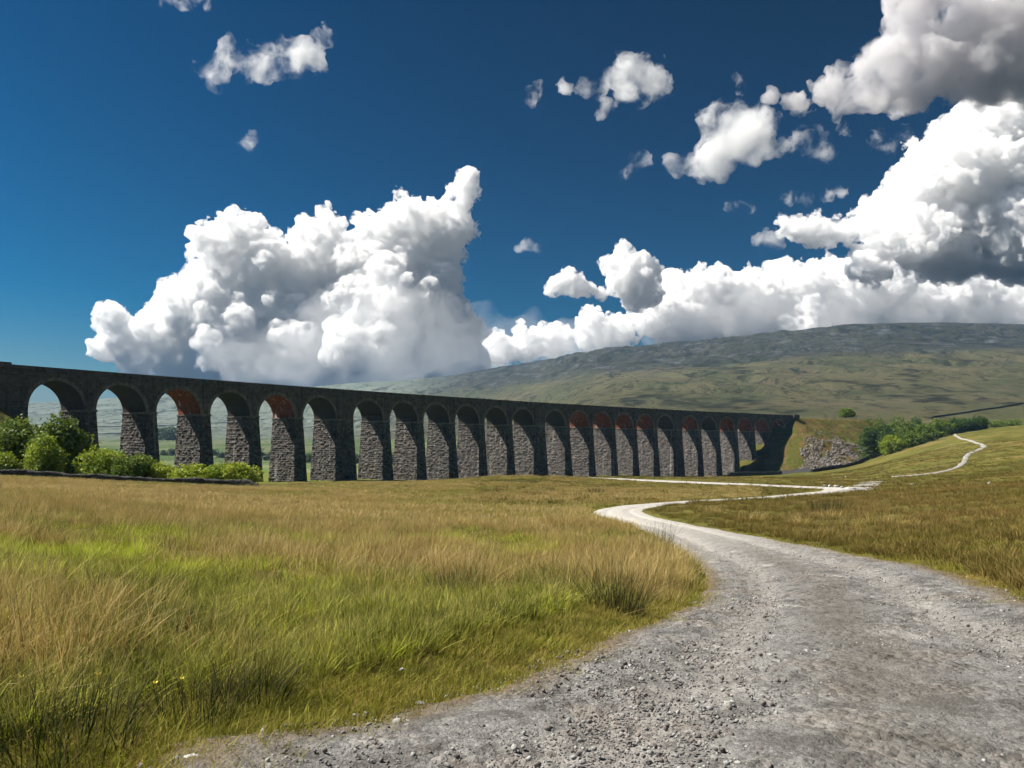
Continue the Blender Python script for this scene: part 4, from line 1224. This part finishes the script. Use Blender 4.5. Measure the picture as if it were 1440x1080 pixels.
for i, (px, py, h, wd, lab) in enumerate(((1168, 719, .7, .8, 'largest brown tussock on the moor beyond the track'), (1190, 747, .55, .4, 'straw tussock below the largest brown one'), (1122, 740, .5, .35, 'small straw tussock halfway along the moor edge'), (1143, 758, .45, .4, 'low pale tussock near the track edge'), (1058, 734, .5, .5, 'brown tussock close to the inner bend of the track'), (1003, 724, .5, .4, 'small tussock on the green point inside the bend'), (1165, 728, .4, .6, 'flat straw tussock right under the largest brown one'), (1250, 737, .4, .7, 'long low straw tussock on the open moor'), (1000, 700, .6, .9, 'brown tussock beside the far leg of the track'), (835, 694, .7, .9, 'reddish tussock on the knoll before the viaduct'), (695, 692, .8, 1.2, 'dark rushy hollow on the knoll below the eleventh pier'))):
    clump(px, py, h, wd, G_STRAW if i not in (0, 8, 9, 10) else G_RUSH, lab, RM if i < 8 else 'tussocks on the far moor', 50 + i, 160, (25, 170) if i >= 8 else (8, 75))

# buttercups
_t = NT('petal_yellow'); M_PET = _t.finish((.75, .55, .02), .5, None, .3, .2)
_t = NT('stalk_green'); M_STK = _t.finish((.06, .1, .02), .7)


def buttercup(px, py, label, seed):
    q = hit(px, py + 34, 3.5, 20)
    r = empty('buttercup', q, label, 'flower', 'buttercups in the near grass')
    hgt = EYE + (YH - py) / F * q[1] - q[2]
    mb = MB(); limb(mb, (0, 0, 0), (.01, .0, hgt), .0025, .0018, 5); mb.build('stalk', M_STK, r, True)
    mb = MB(); R_ = .017
    for k in range(5):
        a = k * 2 * pi / 5; c, s = math.cos(a), math.sin(a)
        pts = [(0, 0, 0), (.6 * R_, -.45 * R_, .25 * R_), (1.05 * R_, -.2 * R_, .65 * R_), (1.05 * R_, .2 * R_, .65 * R_), (.6 * R_, .45 * R_, .25 * R_)]
        V = [(.01 + x * c - y * s, x * s + y * c, hgt + z) for x, y, z in pts]
        mb.add(V, [[0, 1, 2, 3]]); mb.add(V, [[0, 3, 4]])
    mb.build('petals', M_PET, r, True)


for i, (px, py, lab) in enumerate(((11, 942, 'buttercup nearest the left border of the field'), (27, 953, 'slightly lower buttercup beside the leftmost one'), (136, 949, 'lone buttercup in dark grass left of the rushes'), (216, 961, 'buttercup left of the tallest middle grass'), (254, 955, 'buttercup furthest from the left border in the near grass'))):
    buttercup(px, py, lab, i)

# loose gravel on the track, scree on the embankment
GRV = [rock_mesh(40 + i, 2, .7) for i in range(4)]
for k, m in enumerate(GRV): m.materials.append((M_ROCK, M_SCREE, M_ROCK, M_SCREE)[k])
X, Y = area_pts(60000, 3.2, 26, -.6, .75, 1.7); sd, side = path_sd(X, Y)
m = (sd < .12) & (rg.random(len(X)) < .35 + .65 * sstep(-.1, .35, fbm(X / .8, Y / .8, 5, 3)))
X = X[m]; Y = Y[m]; n = len(X); sz = .004 + .007 * rg.random(n) + .02 * rg.random(n) ** 10
scatter('gravel', GRV, np.stack([X, Y, h_ground(X, Y) + .045 + sz * .1 - np.clip(sd[m] + .6, 0, .6) * .05], -1), rg.random(n) * 6.28, sz, rg.integers(0, 4, n), 'loose stones scattered over the gravel track', rg.normal(size=(n, 2)) * .4)
SCR = [rock_mesh(50 + i, 2, .75) for i in range(4)]
for m in SCR: m.materials.append(M_SCREE)
Pb = BP.reshape(-1, 3); px = 720 + F * Pb[:, 0] / Pb[:, 1]; py = YH - F * (Pb[:, 2] - EYE) / Pb[:, 1]
cand = rg.integers(0, len(Pb), 140000)
Q = Pb[cand] + rg.normal(size=(140000, 3)) * np.array([.5, .5, .05])
t_ = (px[cand] - 1128) / 95; lowb = py[cand]
ed_ = 8 * fbm(Q[:, 0] / 5, Q[:, 2] / 5, 4, 3)
mm = (rg.random(len(Q)) < .25 + .75 * np.clip((lowb - 600) / 50, 0, 1)) & (px[cand] > 1128 + ed_ + np.clip(640 - lowb, 0, 40) * .25) & (px[cand] < 1222) & (py[cand] > 604 + 30 * np.clip(t_, 0, 1) ** 1.2 + 6 * fbm(Q[:, 0] / 6, Q[:, 1] / 6, 2, 3)) & (py[cand] < 668 - 18 * np.clip(t_, 0, 1)) & (fbm(Q[:, 0] / 7, Q[:, 1] / 7, 6, 4) > -.18)
Q = Q[mm][:6000]; n = len(Q)
scatter('scree', SCR, Q, rg.random(n) * 6.28, (.18 + .5 * rg.random(n) ** 3) * (1 + .5 * np.clip((15 - Q[:, 2]) / 25, 0, 1)), rg.integers(0, 4, n), 'grey stony scree spilling down the end of the railway embankment', rg.normal(size=(n, 2)) * .5)


k_ = rg.integers(0, len(Pb), 9000)
Q2 = Pb[k_] + rg.normal(size=(9000, 3)) * np.array([.4, .4, .02]); gz = h_ground(Q2[:, 0], Q2[:, 1])
q_ = (Q2[:, 2] > gz + .1) & (fbm(Q2[:, 0] / 6, Q2[:, 1] / 6, 3, 4) > -.15)
Q2 = Q2[q_]; n = len(Q2)
scatter('moor_grass', K_MOORF + K_FARG, Q2, rg.random(n) * 6.28, rg.uniform(.7, 1.8, n), rg.integers(0, 4, n), 'rough grass and bracken on the railway embankment', rg.normal(size=(n, 2)) * .2)


# ----------------------------------------------------------------------------- clouds
def cloud_mesh(name, lobes, D, h, seed, wisp=0.0, depth=.5, kids=(14, 9), kr=(.42, .4), billow=.25, flat=None, calm=None):
    """lobes in photo pixels at a distance D become a signed distance field, roughened and meshed at real size"""
    import openvdb as vdb
    r_ = np.random.default_rng(seed); s = D / F; S = []
    for l in lobes:
        c = world(l[0], l[1], D); r = l[2] * s
        c[1] += (l[3] if len(l) > 3 else r_.uniform(-depth, depth)) * r
        S.append((c, r))
        for k in range(kids[0]):
            v = r_.normal(size=3); v /= np.linalg.norm(v)
            if v[2] < -.5: v[2] *= -.6
            r1 = r * kr[0] * r_.uniform(.55, 1.15); c1 = c + v * (r - .3 * r1); S.append((c1, r1))
            for q in range(kids[1]):
                w_ = r_.normal(size=3); w_ /= np.linalg.norm(w_)
                if w_ @ v < -.2: w_ = -w_
                r2 = r1 * kr[1] * r_.uniform(.5, 1.2)
                if r2 > h * 1.2: S.append((c1 + w_ * (r1 - .2 * r2), r2))
    band = 4 * h
    lo_ = np.min([c - r for c, r in S], 0) - 6 * h; hi = np.max([c + r for c, r in S], 0) + 6 * h
    N = np.ceil((hi - lo_) / h).astype(int)
    G = np.full(N, band, np.float32)
    ax = [lo_[i] + np.arange(N[i]) * h for i in range(3)]
    for c, r in S:
        a = np.maximum(((c - r - band - lo_) / h).astype(int), 0); b = np.minimum(((c + r + band - lo_) / h).astype(int) + 2, N)
        d = np.sqrt((ax[0][a[0]:b[0]][:, None, None] - c[0]) ** 2 + (ax[1][a[1]:b[1]][None, :, None] - c[1]) ** 2 + (ax[2][a[2]:b[2]][None, None] - c[2]) ** 2) - r
        sub = G[a[0]:b[0], a[1]:b[1], a[2]:b[2]]; np.minimum(sub, d, out=sub)
    base = np.mean([l[2] for l in lobes]) * s
    if flat is not None:
        G = np.maximum(G, ((world(0, flat, D)[2] - ax[2])[None, None] * .6).astype(np.float32))
    ix = np.argwhere((G < band - 1e-4) & (G > -max(wisp * base * 1.2, 3 * h)))
    P = lo_ + ix * h; n = 0
    if wisp > 0:
        for o, (f, am) in enumerate(((.9, .5), (2.1, .3), (4.7, .2), (10, .12))):
            n = n + wisp * am * (vn3(P * (f / base) + o * 7.3) - .5) * 2
    if billow > 0:                                           # rounded cauliflower bumps
        for o, (f, am) in enumerate(((2.2, .5), (4.8, .3), (10.5, .2), (22, .12))):
            cm = 1 if calm is None else .12 + .88 * sstep(world(0, calm[1], D)[2], world(0, calm[0], D)[2], P[:, 2])
            n = n + cm * billow * am * (np.abs(vn3(P * (f / base) + o * 3.1 + 40) * 2 - 1) - .35) * -1
    G[ix[:, 0], ix[:, 1], ix[:, 2]] += (base * n).astype(np.float32)
    g = vdb.FloatGrid(band); g.copyFromArray(G)
    v, t, q = g.convertToPolygons(isovalue=0.0, adaptivity=0.0)
    v = np.array(v) * h + lo_
    return mesh_np(name, v, np.array(q), True)


def mat_cloud(name, dens, col=(1, 1, 1), aniso=.2):
    t = NT(name); v = t.n('VolumePrincipled'); v.inputs['Color'].default_value = (*col, 1)
    v.inputs['Density'].default_value = dens; v.inputs['Anisotropy'].default_value = aniso
    t.l(v.outputs[0], t.out.inputs['Volume'])
    return t.m


def mat_wisp(name, dens, scale, lo_, hi_):
    t = NT(name); v = t.n('VolumePrincipled'); v.inputs['Color'].default_value = (1, 1, 1, 1); v.inputs['Anisotropy'].default_value = .2
    n = t.noise(t.pos(), 1 / scale, 6, .62, .4)
    t.l(t.math('MULTIPLY', t.mapr(n, lo_, hi_), dens), v.inputs['Density']); t.m.cycles.volume_step_rate = .35
    t.l(v.outputs[0], t.out.inputs['Volume'])
    return t.m


C_DENSE = mat_wisp('cloud_dense', .036, 120, .4, .6); C_SOFT = mat_wisp('cloud_soft', .012, 250, .45, .7); C_THIN = mat_wisp('cloud_thin', .009, 150, .5, .72); C_GREY = mat_wisp('cloud_grey', .016, 240, .38, .6); C_GREY.node_tree.nodes['Principled Volume'].inputs['Color'].default_value = (.86, .85, .86, 1); C_PUFF = mat_wisp('cloud_puff', .011, 240, .38, .66); C_RAG = mat_wisp('cloud_ragged', .012, 240, .43, .68); C_VEIL = mat_wisp('cloud_veil', .0014, 520, .34, .78)


def cloud(label, mat, *a, group=None, **k):
    o = new_obj('cloud', cloud_mesh('cloud', *a, **k), None, mat)
    return tag(o, label, 'cloud', group)


CG = 'small fair weather clouds'
cloud('huge towering white cumulus cloud with a finger like top above the viaduct', C_DENSE,
      [(160, 455, 26), (150, 488, 22), (185, 480, 34), (190, 510, 28), (230, 465, 36), (265, 432, 38), (300, 395, 36), (312, 350, 34), (345, 332, 32), (366, 345, 28), (292, 350, 22), (300, 440, 55), (370, 440, 60), (385, 385, 40), (425, 385, 42), (446, 345, 36), (461, 318, 24), (500, 372, 46), (530, 335, 36), (567, 318, 38), (600, 320, 36), (560, 372, 52), (620, 350, 32), (638, 305, 26), (652, 270, 22), (660, 250, 14), (640, 330, 26), (450, 440, 75), (540, 435, 75), (330, 490, 60), (250, 500, 46), (610, 420, 44), (440, 505, 75), (550, 505, 72), (630, 470, 46), (345, 530, 40), (600, 520, 50), (655, 512, 36)],
      9500, 19, 1, billow=.5, calm=(400, 480))
cloud('small white puff low over the parapet of the viaduct', C_SOFT, [(350, 520, 9), (357, 512, 8), (347, 527, 8), (364, 520, 6)], 7000, 7, 2, wisp=.35, group=CG)
cloud('long ragged white cloud high in the left of the sky', C_SOFT, [(325, 65, 12), (310, 90, 22), (340, 92, 26), (375, 88, 26), (405, 85, 25), (435, 75, 22), (455, 55, 16), (460, 42, 8), (300, 115, 14), (325, 112, 14), (285, 95, 12), (445, 92, 16)], 6500, 11, 3, wisp=.75, group=CG)
cloud('faint tiny cloud wisp below the long ragged cloud', C_THIN, [(350, 200, 12), (345, 208, 10), (360, 194, 8)], 6500, 8, 4, wisp=.9, group=CG)
cloud('thin cloud scrap at the top edge of the sky', C_THIN, [(235, 2, 12), (255, 0, 14), (275, 2, 12), (290, 6, 8)], 6500, 10, 5, wisp=.7, group=CG)
cloud('ragged cumulus puff with a torn tail high right of centre', C_RAG, [(880, 90, 18), (900, 105, 26), (918, 115, 22), (885, 118, 24), (865, 112, 20), (845, 122, 16), (820, 122, 14), (795, 125, 12), (855, 150, 12), (845, 160, 9), (925, 135, 14), (905, 135, 18), (830, 108, 8)], 6000, 10, 6, wisp=.7, group=CG)
cloud('tiny scrap of cloud left of the ragged puff', C_THIN, [(752, 128, 12), (745, 140, 9), (756, 120, 8)], 6000, 8, 7, wisp=.9, group=CG)
cloud('rounded mushroom shaped cloud in the blue right of centre', C_PUFF, [(1005, 172, 24), (1030, 172, 26), (1055, 185, 28), (1020, 195, 32), (1045, 205, 30), (1065, 205, 24), (1005, 225, 26), (975, 230, 18), (955, 235, 14), (990, 245, 16), (1080, 210, 16), (1098, 205, 12), (1012, 245, 12), (940, 228, 10)], 6200, 11, 8, wisp=.45, billow=.2, group=CG)
cloud('faint torn cloud patch beside the mushroom shaped cloud', C_THIN, [(1130, 195, 16), (1150, 205, 18), (1165, 215, 12), (1115, 208, 12), (1185, 180, 14), (1150, 188, 12), (1230, 195, 16), (1250, 200, 14), (1270, 190, 14)], 6300, 11, 9, wisp=.85, group=CG)
for i, (ps, lab) in enumerate((([(1030, 118, 11), (1038, 122, 9)], 'tiny faint cloud between the ragged puff and the big grey cloud'), ([(887, 228, 14), (905, 226, 10), (876, 246, 10)], 'little flat cloud below the ragged puff'), ([(742, 348, 11), (752, 350, 8), (733, 349, 7)], 'tiny white cloud right of the towering cumulus'), ([(1040, 291, 12), (1055, 294, 8), (1028, 290, 8)], 'faint cloud streak under the mushroom shaped cloud'), ([(1110, 278, 10), (1132, 280, 12), (1165, 273, 13), (1180, 270, 9)], 'row of small white scraps left of the great right cloud'), ([(1082, 340, 16), (1095, 346, 10), (1072, 336, 9)], 'small puff left of the low arm of the great right cloud'))):
    cloud(lab, C_THIN if i in (0, 3) else C_SOFT, ps, 6800, 8, 20 + i, wisp=.75, group=CG)
cloud('dark grey storm cloud filling the top right corner of the sky', C_GREY, [(1310, 25, 48), (1360, 30, 60), (1420, 30, 75), (1480, 40, 90), (1290, 70, 46), (1340, 85, 52), (1240, 105, 40), (1290, 120, 38), (1190, 125, 32), (1160, 140, 24), (1225, 135, 28), (1400, 90, 60), (1450, 100, 50), (1115, 150, 16), (1135, 148, 18), (1085, 140, 10), (1350, 120, 28), (1300, 0, 30), (1400, -30, 70)],
      5200, 14, 40, wisp=.4, billow=.4, depth=.8, kids=(22, 9))
cloud('great heaped white and grey cumulus cloud at the right side of the sky', C_DENSE, [(1420, 190, 60), (1370, 215, 52), (1330, 250, 48), (1300, 220, 24), (1290, 275, 42), (1330, 300, 60), (1400, 280, 80), (1460, 260, 90), (1260, 300, 36), (1245, 330, 34), (1280, 340, 44), (1340, 350, 50), (1410, 345, 60), (1230, 360, 26), (1205, 320, 22), (1175, 325, 20), (1150, 325, 22), (1125, 320, 20), (1110, 318, 14), (1470, 340, 60), (1215, 385, 26), (1440, 150, 40), (1340, 195, 28)],
      8200, 17, 41, billow=.55, depth=.7, flat=398, kids=(34, 10), kr=(.4, .4))
cloud('row of low white cumulus heaps along the top of the fell', C_DENSE, [(940, 400, 22), (965, 410, 30), (985, 395, 22), (1010, 400, 28), (1040, 410, 30), (1060, 395, 20), (1095, 385, 24), (1105, 375, 14), (1130, 405, 34), (1165, 385, 24), (1190, 385, 24), (1160, 420, 36), (1205, 415, 34), (1250, 430, 36), (1300, 440, 36), (1360, 440, 36), (1420, 440, 38), (1480, 440, 40), (1080, 430, 40), (1000, 435, 38), (1240, 410, 34), (1290, 415, 34), (1350, 412, 34), (1410, 415, 36), (1470, 415, 40), (920, 445, 32), (960, 460, 36), (1050, 465, 36), (1130, 460, 36), (870, 465, 26), (830, 475, 22), (780, 478, 26), (740, 487, 25), (700, 493, 25), (660, 502, 22), (625, 510, 18), (830, 462, 24), (1210, 455, 36)],
      11500, 22, 42, billow=.5, depth=.6)
cloud('pointed white cumulus left of the low cloud bank', C_DENSE, [(880, 355, 15), (868, 375, 20), (892, 378, 24), (905, 395, 24), (880, 400, 24), (895, 420, 22), (855, 372, 12), (915, 415, 18)], 10500, 15, 43, billow=.3)
cloud('small heap of white cloud left of the pointed cumulus', C_DENSE, [(800, 385, 10), (790, 400, 16), (810, 402, 17), (778, 408, 12), (828, 408, 12), (845, 415, 10)], 10500, 13, 44, billow=.3, group=CG)

cloud('pale veil of cloud added in front to brighten the base of the towering cumulus', C_VEIL, [(400, 500, 50), (470, 470, 60), (540, 460, 62), (600, 470, 56), (650, 490, 44), (700, 500, 34), (740, 505, 26), (340, 515, 40), (450, 520, 50), (560, 520, 46), (800, 500, 30), (680, 470, 40), (740, 480, 36), (800, 480, 32), (850, 482, 24)], 8300, 40, 50, billow=0, wisp=.7, kids=(6, 0))  # thin scattering layer added to lift the dark cloud base behind it
cloud('pale veil of cloud added in front to brighten the low bank along the rim of the fell', C_VEIL, [(800, 480, 26), (860, 470, 30), (920, 460, 36), (990, 450, 40), (1060, 445, 44), (1130, 440, 44), (1200, 435, 48), (1280, 430, 44), (1360, 430, 42), (1440, 430, 44), (760, 490, 30), (700, 500, 30), (820, 490, 30)], 10300, 40, 51, billow=0, wisp=.6, kids=(6, 0))  # second added layer, brightens the grey underside of the low clouds
# ----------------------------------------------------------------------------- the air
mb = MB()
x0, x1, y0, y1, z0, z1 = -6700, 6700, -6700, 6300, -22, 402
V = [(x, y, z) for z in (z0, z1) for y in (y0, y1) for x in (x0, x1)]
mb.add(V, [[0, 2, 3, 1], [4, 5, 7, 6], [0, 1, 5, 4], [2, 6, 7, 3], [0, 4, 6, 2], [1, 3, 7, 5]])
_t = NT('air'); v = _t.n('VolumePrincipled'); v.inputs['Color'].default_value = (.3, .56, .95, 1); v.inputs['Density'].default_value = 5.5e-5; v.inputs['Anisotropy'].default_value = .0
_t.l(v.outputs[0], _t.out.inputs['Volume'])
tag(mb.build('haze', _t.m), 'thin blue haze over the valley', kind='stuff')
